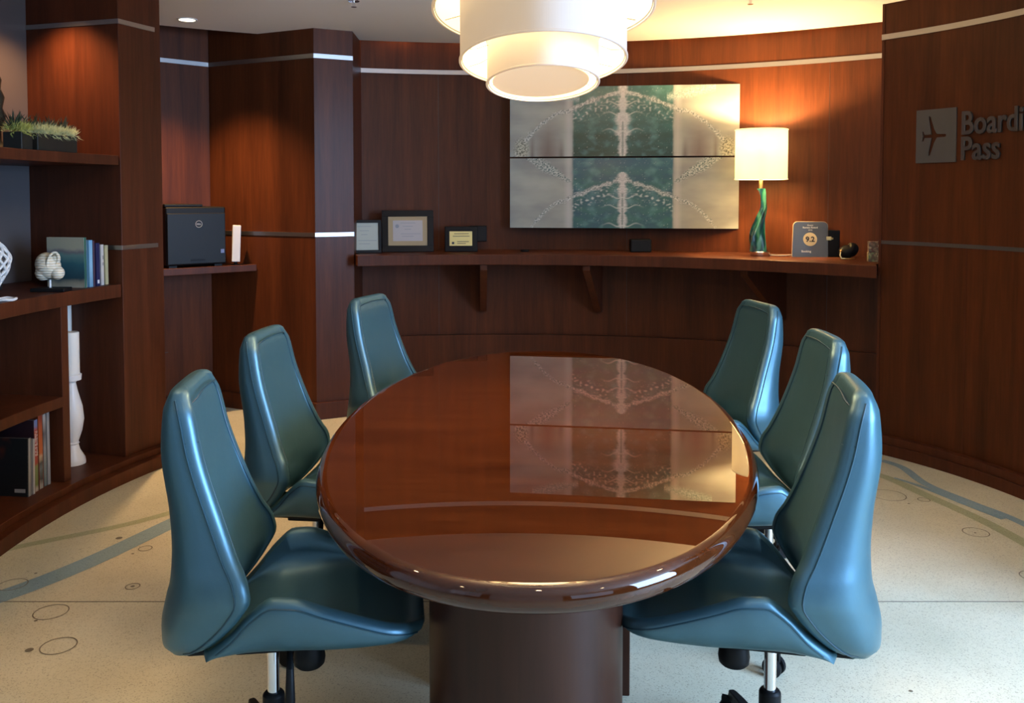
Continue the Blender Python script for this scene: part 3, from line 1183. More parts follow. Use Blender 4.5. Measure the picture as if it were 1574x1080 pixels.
# twisted body: square-ish section, leaning S curve
bm = BM()
rows = []
nn_ = 48
for j in range(nn_ + 1):
    t = j / nn_
    z = .03 + .40 * t
    cxo = -.018 * (1 - t) + .034 * sin(pi * min(1, t * 1.0)) * t * 1.1 - .004 * t
    cxo = interp([(0, -.008), (.25, -.020), (.5, -.004), (.72, .020), (.88, .016), (1, .002)], t)
    hw = interp([(0, .058), (.1, .055), (.3, .042), (.55, .024), (.8, .019), (1, .024)], t)
    tw = t * 2.0 + .4
    r_ = []
    for i in range(24):
        an = 2 * pi * i / 24
        rr = hw * (1 + .18 * cos(4 * an)) * (1 if i % 6 else 1.04)
        r_.append(bm.verts.new((cxo + rr * cos(an + tw), rr * .8 * sin(an + tw), z)))
    rows.append(r_)
for a_, b_ in zip(rows, rows[1:]):
    for i in range(24):
        bm.faces.new((a_[i], a_[(i + 1) % 24], b_[(i + 1) % 24], b_[i]))
bm.faces.new(rows[0]); bm.faces.new(rows[-1])
M_TEALG = mat('teal_glass', (.010, .10, .085), .06, coat=1, coat_rough=.02)
tn = N(M_TEALG, 'ShaderNodeTexCoord'); wv = N(M_TEALG, 'ShaderNodeTexWave', i_Scale=6.0, i_Distortion=6.0, i_Detail=2.0)
L(M_TEALG, tn.outputs['Object'], wv.inputs['Vector'])
rp = ramp(M_TEALG, [(.2, (.005, .045, .06)), (.6, (.01, .12, .08)), (.9, (.05, .22, .15))])
L(M_TEALG, wv.outputs[0], rp.inputs[0]); L(M_TEALG, rp.outputs[0], bsdf(M_TEALG).inputs['Base Color'])
obj('glass_body', bm, M_TEALG, lamp, angle=60)
bm = BM()
lathe(bm, [(.060, 0), (.062, .004), (.062, .026), (.058, .030)], 40)
tag(obj('lamp_foot', bm, M_CHROME, lamp), 'polished chrome foot')
light('table_lamp_bulb', 'POINT', (LX, LY, LZ + .73), 105, (1.0, .66, .30), shadow_soft_size=.03)
bm = BM()
tube(bm, [(LX + .055, LY + .02, LZ + .006), (1.68, 5.60, LZ + .004), (1.74, 5.585, LZ + .004), (1.83, 5.64, LZ + .004), (1.90, 5.66, LZ + .004)], .004, 8)
tag(obj('lamp_cord', bm, M_CABLEW), 'pale cord running from the lamp foot behind the score award', 'cord')

# ------------------------------------------------------------------ items on the back ledge


def frame_stand(name, u_pts, w_, h_, rz, tilt, loc, bw, lab, mount, paper, fmat=M_BLACKG):
    root = empty(name, lab, 'picture frame', loc, rz)
    T = Matrix.Rotation(-tilt, 4, 'X')
    bm = BM()
    for lo, hi in (((-w_ / 2, 0, 0), (w_ / 2, .016, bw)), ((-w_ / 2, 0, h_ - bw), (w_ / 2, .016, h_)), ((-w_ / 2, 0, bw), (-w_ / 2 + bw, .016, h_ - bw)), ((w_ / 2 - bw, 0, bw), (w_ / 2, .016, h_ - bw))):
        box(bm, lo, hi, M=T)
    box(bm, (-w_ / 2 + .01, .010, .01), (w_ / 2 - .01, .018, h_ - .01), M=T)
    obj('frame', bm, fmat, root, smooth=False, bevel=.002)
    bm = BM()
    box(bm, (-w_ / 2 + bw, .006, bw), (w_ / 2 - bw, .011, h_ - bw), M=T)
    mt = obj('mount', bm, mount, root, smooth=False)
    if paper:
        mx_, mz = paper[0], paper[1]
        bm = BM()
        box(bm, (-w_ / 2 + bw + mx_, .004, bw + mz), (w_ / 2 - bw - mx_, .0055, h_ - bw - mz * .85), M=T)
        obj('certificate', bm, paper[2], root, smooth=False)
    pw, ph = w_ - 2 * bw - (2 * paper[0] if paper else 0), h_ - 2 * bw - (1.85 * paper[1] if paper else 0)
    zc_ = bw + (paper[1] if paper else 0)
    bm = BM()
    yy = .003 if paper else .005
    for k_, (fz, fw, x0) in enumerate(((.86, .5, .0), (.70, .34, .0), (.56, .22, .0), (.34, .66, .02), (.22, .4, .0))):
        box(bm, (-pw * fw / 2 + x0, yy, zc_ + ph * fz), (pw * fw / 2 + x0, yy + .0008, zc_ + ph * fz + .003), M=T)
    n_ = 20
    for k_ in range(1):
        cc = (-pw * .36, zc_ + ph * .72)
        vs = [bm.verts.new(T @ Vector((cc[0] + .013 * cos(2 * pi * i / n_), yy, cc[1] + .013 * sin(2 * pi * i / n_)))) for i in range(n_)]
        bm.faces.new(vs)
    obj('printed_lines', bm, mat(name + '_ink', (.22, .25, .27), .6), root, smooth=False)
    # easel leg
    bm = BM()
    p0 = T @ Vector((0, .018, h_ * .62))
    vs = []
    box(bm, (-.02, .018 + 0, .0), (.02, .021, h_ * .62), M=Matrix.Rotation(-tilt, 4, 'X'))
    obj('easel_back', bm, M_BLACKP, root, smooth=False)
    return root


M_MAT_TAN = mat('tan_mount', (.38, .28, .15), .7)
M_PAPER = mat('certificate_paper', (.40, .37, .36), .6)
M_PAPER2 = mat('pale_green_paper', (.38, .40, .34), .6)
frame_stand('certificate_frame', 0, .225, .222, .25, .10, (-.985, 5.86, LZ + .001), .020, 'small black frame with white certificate, partly behind the narrow pier', M_PAPER2, None)
frame_stand('certificate_frame', 0, .350, .285, .16, .13, (-.71, 5.99, LZ + .001), .042, 'wide black frame with tan mount around a certificate on the ledge', M_MAT_TAN, (.032, .032, M_PAPER))

# gold plaque
pq = empty('award_plaque', 'black block plaque with a small gold plate, between the frames and the artwork', 'plaque', (-.345, 6.0, LZ), .08)
bm = BM()
box(bm, (-.115, 0, 0), (.110, .03, .175), M=Matrix.Rotation(-.08, 4, 'X'))
box(bm, (.05, .02, .07), (.175, .045, .180), M=Matrix.Rotation(-.08, 4, 'X'))
obj('plaque_block', bm, M_BLACKG, pq, smooth=False, bevel=.006)
bm = BM()
box(bm, (-.082, -.002, .042), (.073, 0, .140), M=Matrix.Rotation(-.08, 4, 'X'))
M_GOLDP = mat('gold_plate', (.62, .52, .20), .4, metal=.2)
gp = obj('gold_plate', bm, M_GOLDP, pq, smooth=False)
bm = BM()
for fz, a_, b_ in ((.122, -.05, .05), (.105, -.06, .055), (.068, -.03, .05), (.055, -.03, .03)):
    box(bm, (a_, -.0032, fz), (b_, -.0022, fz + .004), M=Matrix.Rotation(-.08, 4, 'X'))
box(bm, (-.066, -.0032, .052), (-.050, -.0022, .068), M=Matrix.Rotation(-.08, 4, 'X'))
obj('engraving', bm, M_INK, gp, smooth=False)

# small dark puck, small black box speaker
bm = BM()
lathe(bm, [(.028, 0), (.030, .003), (.030, .010), (.026, .014)], 24, (.088, 6.03, LZ))
tag(obj('cable_grommet', bm, M_BLACKP), 'flat black round cap on the ledge left of the artwork edge', 'cap')
bm = BM()
box(bm, (.806, 5.95, LZ), (.948, 6.04, LZ + .088))
tag(obj('desk_speaker', bm, M_BLACKP, smooth=False, bevel=.008), 'small plain black box on the ledge below the middle of the artwork', 'box')

# the 9.2 score award
aw = empty('score_award', 'grey review award panel reading 9.2 in a pale disc, right of the lamp', 'award', (1.872, 5.49, LZ), -.10)
TL = Matrix.Rotation(-.16, 4, 'X')
w2, h2, cr = .108, .222, .026
pts = []
for cx_, cz_, a0 in ((w2 - cr, h2 - cr, 0), (-w2 + cr + .006, h2 - cr, 90)):
    for i in range(7):
        an = radians(a0 + 90 * i / 6)
        pts.append((cx_ + cr * cos(an), cz_ + cr * sin(an)))
pts += [(-w2 - .006, .004), (-w2 - .004, 0), (w2 - .014, 0), (w2 - .004, .008)]
bm = BM()
a_ = [bm.verts.new(TL @ Vector((x, 0, z))) for x, z in pts]
b_ = [bm.verts.new(TL @ Vector((x, .010, z))) for x, z in pts]
bm.faces.new(a_); bm.faces.new(b_)
for i in range(len(pts)):
    bm.faces.new((a_[i], a_[(i + 1) % len(pts)], b_[(i + 1) % len(pts)], b_[i]))
M_SLATE = mat('slate_grey_print', (.085, .10, .125), .35, coat=.3)
M_CLEAR = mat('pale_acrylic_edge', (.55, .42, .28), .2)
obj('panel', bm, M_SLATE, aw, smooth=False)
bm = BM()
tube(bm, [TL @ Vector((x, .005, z)) for x, z in pts], .0035, 6, closed=True)
obj('acrylic_rim', bm, M_CLEAR, aw)
bm = BM()
n_ = 40
a_ = [bm.verts.new(TL @ Vector((-.002 + .0425 * cos(2 * pi * i / n_), -.0012, .112 + .0425 * sin(2 * pi * i / n_)))) for i in range(n_)]
b_ = [bm.verts.new(TL @ Vector((-.002 + .0425 * cos(2 * pi * i / n_), .0, .112 + .0425 * sin(2 * pi * i / n_)))) for i in range(n_)]
bm.faces.new(a_)
for i in range(n_):
    bm.faces.new((a_[i], a_[(i + 1) % n_], b_[(i + 1) % n_], b_[i]))
obj('score_disc', bm, mat('pale_yellow_disc', (.80, .66, .38), .5), aw)


def place_text(s, size, x, z, parent, m, M0, name='lettering', bold=0, align='CENTER', y=-.0016, d=.0004):
    bm = text_bm(s, size, d, bold, align=align)
    T = M0 @ Matrix.Translation((x, y, z)) @ Matrix.Rotation(pi / 2, 4, 'X')
    bmesh.ops.transform(bm, matrix=T, verts=bm.verts)
    return obj(name, bm, m, parent, smooth=False)


M_TXTW = mat('white_print', (.75, .73, .68), .5)
M_TXTD = mat('navy_print', (.03, .025, .03), .5)
place_text('9.2', .046, -.002, .097, aw, M_TXTD, TL, 'score_text', bold=.0012)
place_text('Guest', .015, 0, .196, aw, M_TXTW, TL)
place_text('Review Award', .0155, 0, .181, aw, M_TXTW, TL, bold=.0003)
place_text('2016', .013, 0, .166, aw, M_TXTW, TL)
place_text('Booking', .018, -.028, .030, aw, M_TXTW, TL, bold=.0005)

# dark box with brass clasp behind the award, and the dark pouch
jb = empty('card_holder', 'upright black holder standing just behind the 9.2 award', 'holder', (2.015, 5.49, LZ), -.3)
bm = BM()
box(bm, (-.035, .0, 0), (.035, .05, .168))
obj('holder_body', bm, M_BLACKG, jb, smooth=False, bevel=.004)
bm = BM()
box(bm, (-.045, -.006, .105), (-.015, .004, .128))
lathe(bm, [(.008, .0), (.008, .012)], 12, (-.012, -.004, .11))
tag(obj('clasp', bm, M_BRASS, jb, smooth=False, bevel=.002), 'gold clasp')
po = empty('coin_pouch', 'low black leather pouch with gold clasp on the ledge right of the award', 'pouch', (2.035, 5.33, LZ))
bm = BM()
bmesh.ops.create_uvsphere(bm, u_segments=28, v_segments=16, radius=1)
for v_ in bm.verts:
    x, y, z = v_.co
    v_.co = (x * .060 + .010, y * .045, max(0.001, (.04 + z * .044) * (1 - .35 * x * (1 if x < 0 else .2)) + (.012 if x > .1 else 0)))
    v_.co.z *= (1.0 + .25 * x)
obj('pouch_body', bm, M_BLACKP, po)
bm = BM()
tube(bm, [(-.050, -.035, .045), (-.056, -.040, .025), (-.048, -.045, .006), (-.02, -.052, .005), (.03, -.05, .005)], [.005, .005, .006, .004, .003], 8)
lathe(bm, [(.007, 0), (.009, .006), (.006, .012)], 12, (-.047, -.036, .046))
tag(obj('clasp', bm, M_BRASS, po), 'gold clasp')

# colourful little deck box at the right end
db = empty('printed_tin', 'small printed red and green tin at the right end of the ledge', 'tin', (2.105, 5.12, LZ), -.25)
bm = BM()
box(bm, (-.026, -.03, 0), (.04, .03, .055))
M_TIN1 = mat('green_print', (.16, .24, .13), .5)
M_TIN2 = mat('maroon_print', (.14, .07, .06), .5)
for M_, sc_ in ((M_TIN1, 90), (M_TIN2, 80)):
    t_ = N(M_, 'ShaderNodeTexCoord'); v_ = N(M_, 'ShaderNodeTexVoronoi', i_Scale=float(sc_))
    L(M_, t_.outputs['Object'], v_.inputs['Vector'])
    r_ = ramp(M_, [(.3, tuple(bsdf(M_).inputs['Base Color'].default_value)[:3]), (.5, (.45, .42, .3)), (.8, (.12, .10, .08))])
    s_ = N(M_, 'ShaderNodeSeparateColor'); L(M_, v_.outputs['Color'], s_.inputs[0]); L(M_, s_.outputs[0], r_.inputs[0])
    L(M_, r_.outputs[0], bsdf(M_).inputs['Base Color'])
obj('lower_half', bm, M_TIN1, db, smooth=False, bevel=.002)
bm = BM()
box(bm, (-.024, -.029, .056), (.038, .029, .118))
obj('upper_half', bm, M_TIN2, db, smooth=False, bevel=.002)

# ------------------------------------------------------------------ printer on the corner ledge
pr = empty('laser_printer', 'black laser printer with round logo standing on the corner ledge', 'printer', (-2.158, 5.475, .99), atan2(.385, .47))
bm = BM()
box(bm, (0, .01, .012), (.385, .39, .385))
obj('body', bm, M_BLACKP, pr, smooth=False, bevel=.012)
bm = BM()
box(bm, (.006, 0, .020), (.379, .012, .345))
obj('front_panel', bm, mat('dark_grey_plastic', (.008, .009, .010), .45, spec=.2), pr, smooth=False, bevel=.006)
bm = BM()
box(bm, (-.002, .02, .385), (.24, .33, .402))
obj('scanner_lid', bm, M_BLACKP, pr, smooth=False, bevel=.005)
bm = BM()
tube(bm, [(.205 + .021 * cos(2 * pi * i / 32), -.001, .275 + .021 * sin(2 * pi * i / 32)) for i in range(32)], .0015, 6, closed=True)
lg = text_bm('DELL', .0135, .0006, .0003, align='CENTER')
bmesh.ops.transform(lg, matrix=Matrix.Translation((.205, -.001, .2705)) @ Matrix.Rotation(pi / 2, 4, 'X'), verts=lg.verts)
tmp = bpy.data.meshes.new('t'); lg.to_mesh(tmp); lg.free(); bm.from_mesh(tmp); bpy.data.meshes.remove(tmp)
tag(obj('logo', bm, mat('silver_print', (.35, .34, .32), .4), pr, smooth=False), 'round silver logo')
bm = BM()
box(bm, (.345, -.0015, .085), (.367, 0, .110))
tag(obj('sticker', bm, mat('blue_sticker', (.12, .16, .32), .5), pr, smooth=False), 'small blue sticker')
bm = BM()
box(bm, (.02, .02, 0), (.07, .07, .014)); box(bm, (.31, .02, 0), (.36, .07, .014)); box(bm, (.02, .31, 0), (.07, .36, .014)); box(bm, (.31, .31, 0), (.36, .36, .014))
obj('feet', bm, M_BLACKP, pr, smooth=False)
bm = BM()
box(bm, (.15, -.002, .040), (.24, .0, .052))
obj('tray_grip', bm, M_BLACKG, pr, smooth=False)

wb = empty('network_device', 'slim white upright device on a small foot right of the printer', 'router', (-1.825, 5.785, .99), .35)
bm = BM()
box(bm, (-.026, -.03, .022), (.026, .03, .262), M=Matrix.Rotation(.04, 4, 'Y'))
obj('housing', bm, mat('white_plastic', (.62, .61, .59), .4), wb, smooth=False, bevel=.004)
bm = BM()
lathe(bm, [(.03, 0), (.03, .004), (.010, .010), (.010, .026)], 20)
obj('stand_foot', bm, M_BLACKG, wb)

# ------------------------------------------------------------------ sign on the right wall
M_SIGN = mat('brushed_aluminium_sign', (.12, .112, .108), .4, metal=.5)
M_SIGNB = mat('letter_face_metal', (.17, .155, .15), .30, metal=.8)
sg = empty('wall_sign', 'metal airplane plate and raised Boarding Pass letters on the right wall', 'sign', (2.22, 4.72, 1.6))


def on_wall(bm, a_start, z0, lift):
    """bend text laid in (x along, y up, z out) onto the right wall starting at angle a_start (deg)"""
    for v_ in bm.verts:
        x, y, z = v_.co
        an = radians(a_start) - x / RWR
        r = RWR - lift - z
        v_.co = (RC[0] + r * cos(an), RC[1] + r * sin(an), z0 + y)


def ang_at(X, Y):
    return math.degrees(atan2(Y - RC[1], X - RC[0]))


def wall_hit(u):
    """plan intersection of an image column with the right wall"""
    k = (u - CX) / FPX
    a = 1 + k * k
    b = -2 * (k * RC[0] + RC[1])
    c = RC[0]**2 + RC[1]**2 - RWR * RWR
    y = (-b + sqrt(b * b - 4 * a * c)) / 2 / a
    return k * y, y


def a_u(u):
    return ang_at(*wall_hit(u))


p0, p1 = a_u(1407), a_u(1468.5)
PW = radians(p0 - p1) * RWR
PH = .283
# plate with a cut-out airplane: build the plate as a filled face with a hole
plane = [(.28, 0), (.25, .022), (.02, .026), (-.05, .10), (-.155, .285), (-.20, .30), (-.20, .25), (-.145, .08), (-.13, .026), (-.31, .022), (-.345, .075), (-.38, .075), (-.355, .0)]
plane = [(x, y) for x, y in plane] + [(x, -y) for x, y in reversed(plane[1:-1])]
plane = [(x * .92, y) for x, y in plane]
bm = BM()
W2, H2 = PW / 2, PH / 2
outer = []
for i in range(8): outer.append((-W2 + PW * i / 8, -H2))
for i in range(8): outer.append((W2, -H2 + PH * i / 8))
for i in range(8): outer.append((W2 - PW * i / 8, H2))
for i in range(8): outer.append((-W2, H2 - PH * i / 8))
hole = [(x * PW * 1.0 + .0, y * PH * 1.25) for x, y in plane]
es = []
for loop_ in (outer, hole):
    vs = [bm.verts.new((x + W2, y + H2, .006)) for x, y in loop_]
    es += [bm.edges.new((vs[i], vs[(i + 1) % len(vs)])) for i in range(len(vs))]
bmesh.ops.triangle_fill(bm, use_beauty=True, edges=es)
fs = list(bm.faces)
ret = bmesh.ops.extrude_face_region(bm, geom=fs)
for v_ in [e for e in ret['geom'] if isinstance(e, bmesh.types.BMVert)]:
    v_.co.z = .0
on_wall(bm, p0, 1.622, .001)
child(obj('airplane_plate', bm, M_SIGN, smooth=False), sg)


def sign_line(s, u0, zb, size, spacing):
    a0 = a_u(u0)
    tot = 0
    bm = text_bm(s, size, .006, .0028, spacing)
    for v_ in bm.verts:
        v_.co.z += .008
        v_.co.x *= .80
    on_wall(bm, a0, zb, .002)
    child(obj('raised_letters', bm, M_SIGNB, smooth=False), sg)


sign_line('Boarding', 1476, 1.762, .168, 1.0)
sign_line('Pass', 1476, 1.632, .168, 1.0)

# ------------------------------------------------------------------ things on the bookcase


def pz(R, phi, z):
    p = pol(R, phi)
    return Vector((p[0], p[1], z))


def case_item(name, lab, cat, R, phi, z, rz=None, group=None):
    p = pol(R, phi)
    r = -radians(phi) if rz is None else rz     # local -x... +x points into the room
    return empty(name, lab, cat, (p[0], p[1], z), r, group)


# planters on the top shelf
M_POT = mat('black_planter', (.010, .012, .010), .5)
M_SED = mat('pale_sedum_green', (.42, .46, .12), .7)
M_SED2 = mat('grey_green_sedum', (.55, .60, .32), .7)
M_BLADE = mat('dark_blade_green', (.035, .055, .035), .5)
M_YEL = mat('dull_yellow_bloom', (.26, .20, .05), .8)


def planter(lab, R, phi, ln, sed, seed):
    rnd = random.Random(seed)
    root = case_item('potted_succulents', lab, 'plant', R, phi, 1.652, group='succulent planters on the top shelf')
    bm = BM()
    hx, hy, hz = .045, ln / 2, .078
    v0 = box(bm, (-hx, -hy, 0), (hx, hy, hz))
    obj('planter_box', bm, M_POT, root, smooth=False, bevel=.004)
    bm = BM()
    for k_ in range(int(9000 * ln)):
        x, y = rnd.uniform(-hx, hx) * 1.1, rnd.uniform(-hy, hy) * 1.08
        b0 = Vector((x * .8, y * .9, hz - .004 + rnd.uniform(0, .02)))
        dr = Vector((x * 8 + rnd.gauss(0, .35), y * 3 + rnd.gauss(0, .35), .75 + rnd.gauss(0, .3)))
        if rnd.random() < .16: dr.z = -.6; dr.x = abs(dr.x) + .5
        dr.normalize()
        ln_ = rnd.uniform(.020, .050)
        s = dr.cross(Vector((rnd.gauss(0, 1), rnd.gauss(0, 1), rnd.gauss(0, 1)))).normalized() * .0016
        s2 = dr.cross(s).normalized() * .0016
        tip = bm.verts.new(b0 + dr * ln_)
        q_ = [bm.verts.new(b0 + dr * ln_ * .4 + o_) for o_ in (s, s2, -s, -s2)]
        for i in range(4):
            bm.faces.new((q_[i], q_[(i + 1) % 4], tip))
    obj('fine_foliage', bm, sed, root, smooth=False)
    bm = BM()
    for cl in range(max(2, int(ln / .055))):
        cy = -hy + ln * (cl + .5) / max(2, int(ln / .055))
        for k_ in range(26):
            an = rnd.uniform(0, 2 * pi)
            el = rnd.uniform(.35, 1.4)
            d_ = Vector((cos(an) * cos(el), sin(an) * cos(el), sin(el)))
            ln_ = rnd.uniform(.05, .10)
            s = d_.cross(Vector((0, 0, 1))).normalized() * .004
            b0 = Vector((-.01, cy, hz + .012))
            m_ = b0 + d_ * ln_ * .5 + Vector((0, 0, .004))
            t_ = b0 + d_ * ln_
            va = [bm.verts.new(p) for p in (b0 - s * .6, b0 + s * .6, m_ + s, t_, m_ - s)]
            bm.faces.new(va)
            th = d_.cross(s).normalized() * .0012
            vb = [bm.verts.new(p + th) for p in (b0 - s * .6, b0 + s * .6, m_ + s, t_, m_ - s)]
            bm.faces.new(list(reversed(vb)))
    obj('spiky_leaves', bm, M_BLADE, root, smooth=False)
    return root


planter('short black planter of yellow-green succulents, left on the top shelf', 3.15, 6.6, .075, M_SED, 3)
planter('long black planter of pale grey-green succulents, right on the top shelf', 3.15, 10.45, .27, M_SED2, 4)
# dark carved figure at the frame edge
bm = BM()
pr_ = [(.05, 0), (.055, .02), (.03, .05), (.028, .10), (.05, .16), (.036, .20), (.046, .25), (.03, .29), (.035, .33), (.02, .37), (.012, .40)]
lathe(bm, pr_, 24)
fg = case_item('carved_finial', 'dark carved ornament at the left edge of the top shelf', 'ornament', 3.36, 8.75, 1.652)
obj('carving', bm, mat('dark_bronze', (.03, .035, .03), .4, metal=.4), fg)

# seashell on a stand
M_SHELL = mat('cream_seashell', (.72, .66, .50), .55)
t_ = N(M_SHELL, 'ShaderNodeTexCoord'); wv = N(M_SHELL, 'ShaderNodeTexWave', i_Scale=26.0, i_Distortion=2.0)
wv.bands_direction = 'Z'
L(M_SHELL, t_.outputs['Object'], wv.inputs['Vector'])
r_ = ramp(M_SHELL, [(.0, (.58, .50, .34)), (.6, (.76, .70, .55)), (1, (.82, .78, .66))])
L(M_SHELL, wv.outputs[0], r_.inputs[0]); L(M_SHELL, r_.outputs[0], bsdf(M_SHELL).inputs['Base Color'])
bp_ = N(M_SHELL, 'ShaderNodeBump', i_Strength=.5, i_Distance=.004); L(M_SHELL, wv.outputs[0], bp_.inputs['Height']); L(M_SHELL, bp_.outputs[0], bsdf(M_SHELL).inputs['Normal'])
ss = case_item('seashell_sculpture', 'cream ribbed seashell on a black stand in front of the teal book', 'ornament', 3.17, 10.6, .995, rz=0)
bm = BM()


def blob(bm, c, r, rot=(0, 0, 0), rib=0, ribn=9, seg=48):
    from mathutils import Euler
    M0 = Matrix.Translation(c) @ Euler(rot).to_matrix().to_4x4()
    ret = bmesh.ops.create_uvsphere(bm, u_segments=seg, v_segments=seg // 2, radius=1)
    for v_ in ret['verts']:
        p = v_.co.copy()
        k_ = 1 + rib * cos(ribn * math.acos(max(-1, min(1, p.z))) + 1.2 * atan2(p.y, p.x))
        v_.co = M0 @ Vector((p.x * r[0] * k_, p.y * r[1] * k_, p.z * r[2]))


# ribbed body whorl, smooth lower bulb, flared aperture lip
blob(bm, (-.008, 0, .122), (.056, .046, .064), (0, radians(-28), 0), .020, 20)
blob(bm, (.040, -.006, .088), (.030, .030, .032), (0, 0, 0), 0)
blob(bm, (-.030, 0, .090), (.036, .036, .040), (0, radians(25), 0), .03, 14)
lip = []
for i in range(40):
    t = 2 * pi * i / 40
    lip.append((.030 + .018 * cos(t) + .010 * sin(t), -.030 + .012 * cos(t), .146 + .040 * sin(t)))
tube(bm, lip, .006, 8, closed=True)
blob(bm, (.030, -.006, .146), (.022, .018, .038), (0, radians(14), 0), 0)
shl = obj('shell', bm, M_SHELL, ss, angle=80)
rm = shl.modifiers.new('merge', 'REMESH')
rm.mode = 'VOXEL'
rm.voxel_size = .0016
rm.use_smooth_shade = True
bm = BM()
lathe(bm, [(.005, .015), (.005, .055)], 10)
tag(obj('pin', bm, M_WHITE, ss), 'pale metal pin')
bm = BM()
box(bm, (-.075, -.04, 0), (.085, .04, .018))
obj('stand_base', bm, M_BLACKP, ss, smooth=False, bevel=.004)


# books: local x = into the room (spine faces +x), local y along the shelf (thickness), z up
def book(lab, R, phi, z, th, ht, dp, cover, spine=None, lean=0, group='', extra=None, pages=True):
    root = case_item('book', lab, 'book', R, phi, z, group=group)
    M0 = Matrix.Rotation(lean, 4, 'X')
    bm = BM()
    box(bm, (-dp, -th / 2, 0), (0, -th / 2 + .0025, ht), M=M0)
    box(bm, (-dp, th / 2 - .0025, 0), (0, th / 2, ht), M=M0)
    box(bm, (-.004, -th / 2, 0), (0, th / 2, ht), 1, M=M0)
    obj('cover', bm, [cover, spine or cover], root, smooth=False, bevel=.0008)
    if th > .006:
        bm = BM()
        box(bm, (-dp + .004, -th / 2 + .0027, .003), (-.0045, th / 2 - .0027, ht - .003), M=M0)
        tag(obj('pages', bm, M_PAPER, root, smooth=False), 'white page block')
    if extra:
        for (x0, y0, z0, x1, y1, z1, m_) in extra:
            bm = BM()
            box(bm, (x0, y0, z0), (x1, y1, z1), M=M0)
            obj('printed_patch', bm, m_, root, smooth=False)
    return root


def cmat(n, c, r=.45):
    return mat(n, c, r, coat=.2)


def gradmat(name, stops, h):
    m = mat(name, (.2, .2, .2), .4, coat=.2)
    tc = N(m, 'ShaderNodeTexCoord'); sp = N(m, 'ShaderNodeSeparateXYZ'); L(m, tc.outputs['Object'], sp.inputs[0])
    nz = N(m, 'ShaderNodeTexNoise', i_Scale=18.0); L(m, tc.outputs['Object'], nz.inputs['Vector'])
    mt = N(m, 'ShaderNodeMath', operation='MULTIPLY_ADD'); mt.inputs[1].default_value = .14; L(m, nz.outputs[0], mt.inputs[0])
    dv = N(m, 'ShaderNodeMath', operation='DIVIDE'); L(m, sp.outputs['Z'], dv.inputs[0]); dv.inputs[1].default_value = h
    L(m, dv.outputs[0], mt.inputs[2])
    r = ramp(m, stops); L(m, mt.outputs[0], r.inputs[0]); L(m, r.outputs[0], bsdf(m).inputs['Base Color'])
    return m


G1 = 'books standing beside the seashell'
GZ = .995
m_coast = gradmat('coast_photo_cover', [(.06, (.42, .38, .28)), (.16, (.28, .27, .20)), (.26, (.02, .06, .08)), (.55, (.03, .12, .15)), (.72, (.12, .24, .22)), (.79, (.16, .15, .17)), (.86, (.36, .36, .27)), (1.05, (.36, .36, .27))], .245)
m_green = cmat('dark_green_spine', (.02, .10, .07))
book('tall teal coast-photo book, leftmost of the row by the seashell', 3.115, 13.80, GZ, .018, .247, .215, m_coast, m_green, group=G1)
book('light blue spined book right of the tall teal one', 3.115, 14.52, GZ, .024, .232, .17, cmat('light_blue', (.16, .36, .52)), gradmat('blue_spine', [(.0, (.10, .25, .4)), (.5, (.25, .45, .6)), (1, (.18, .38, .55))], .232), group=G1)
book('thin maroon book between the light blue and navy books', 3.12, 15.02, GZ, .010, .228, .16, cmat('maroon_cover', (.07, .03, .05)), group=G1)
book('navy blue book with a small white mark at the foot of its spine', 3.12, 15.52, GZ, .026, .215, .16, cmat('navy_cover', (.012, .015, .07)), group=G1, extra=[(.0, -.006, .012, .0006, .007, .030, M_TXTW)])
book('white spined book right of the navy one', 3.125, 16.18, GZ, .020, .205, .15, cmat('white_cover', (.50, .47, .44)), group=G1, extra=[(0, .003, .13, .0006, .006, .15, M_INK), (0, .003, .10, .0006, .006, .115, M_INK)])
book('cream yellow book nearest the end pier, last of the row', 3.13, 16.82, GZ, .022, .200, .15, cmat('cream_cover', (.40, .36, .20)), group=G1)

G2 = 'books leaning on the lowest shelf'
BZ = .098
m_red = cmat('red_spine', (.33, .035, .025))
m_pic = mat('dark_photo_cover', (.01, .01, .012), .4, coat=.3)
t_ = N(m_pic, 'ShaderNodeTexCoord'); nz = N(m_pic, 'ShaderNodeTexNoise', i_Scale=7.0); L(m_pic, t_.outputs['Object'], nz.inputs['Vector'])
r_ = ramp(m_pic, [(.58, (.008, .010, .012)), (.66, (.10, .02, .01)), (.8, (.22, .06, .02))]); L(m_pic, nz.outputs[0], r_.inputs[0]); L(m_pic, r_.outputs[0], bsdf(m_pic).inputs['Base Color'])
book('black photo-covered book with grey spine, first on the lowest shelf', 3.115, 6.15, BZ, .020, .262, .25, m_pic, cmat('grey_spine', (.28, .28, .27)), lean=-.03, group=G2, extra=[(-.065, -.0112, .018, -.014, -.0098, .034, M_PAPER)])
book('slim white spined book beside the black photo-covered one', 3.115, 6.72, BZ, .011, .250, .22, cmat('white_spine2', (.42, .40, .38)), lean=-.03, group=G2)
m_rgr = gradmat('red_green_spine', [(.0, (.35, .10, .06)), (.10, (.42, .36, .30)), (.16, (.12, .16, .05)), (.42, (.16, .20, .07)), (.46, (.30, .03, .02)), (.9, (.32, .04, .02)), (.98, (.12, .20, .45))], .335)
b = book('thick red spined book with white title, tallest pair on the lowest shelf', 3.125, 7.35, BZ, .026, .330, .24, cmat('dark_plum_cover', (.03, .012, .02)), m_rgr, group=G2)
bmt = text_bm('GREAT BOOK', .022, .0004, .0004, align='CENTER')
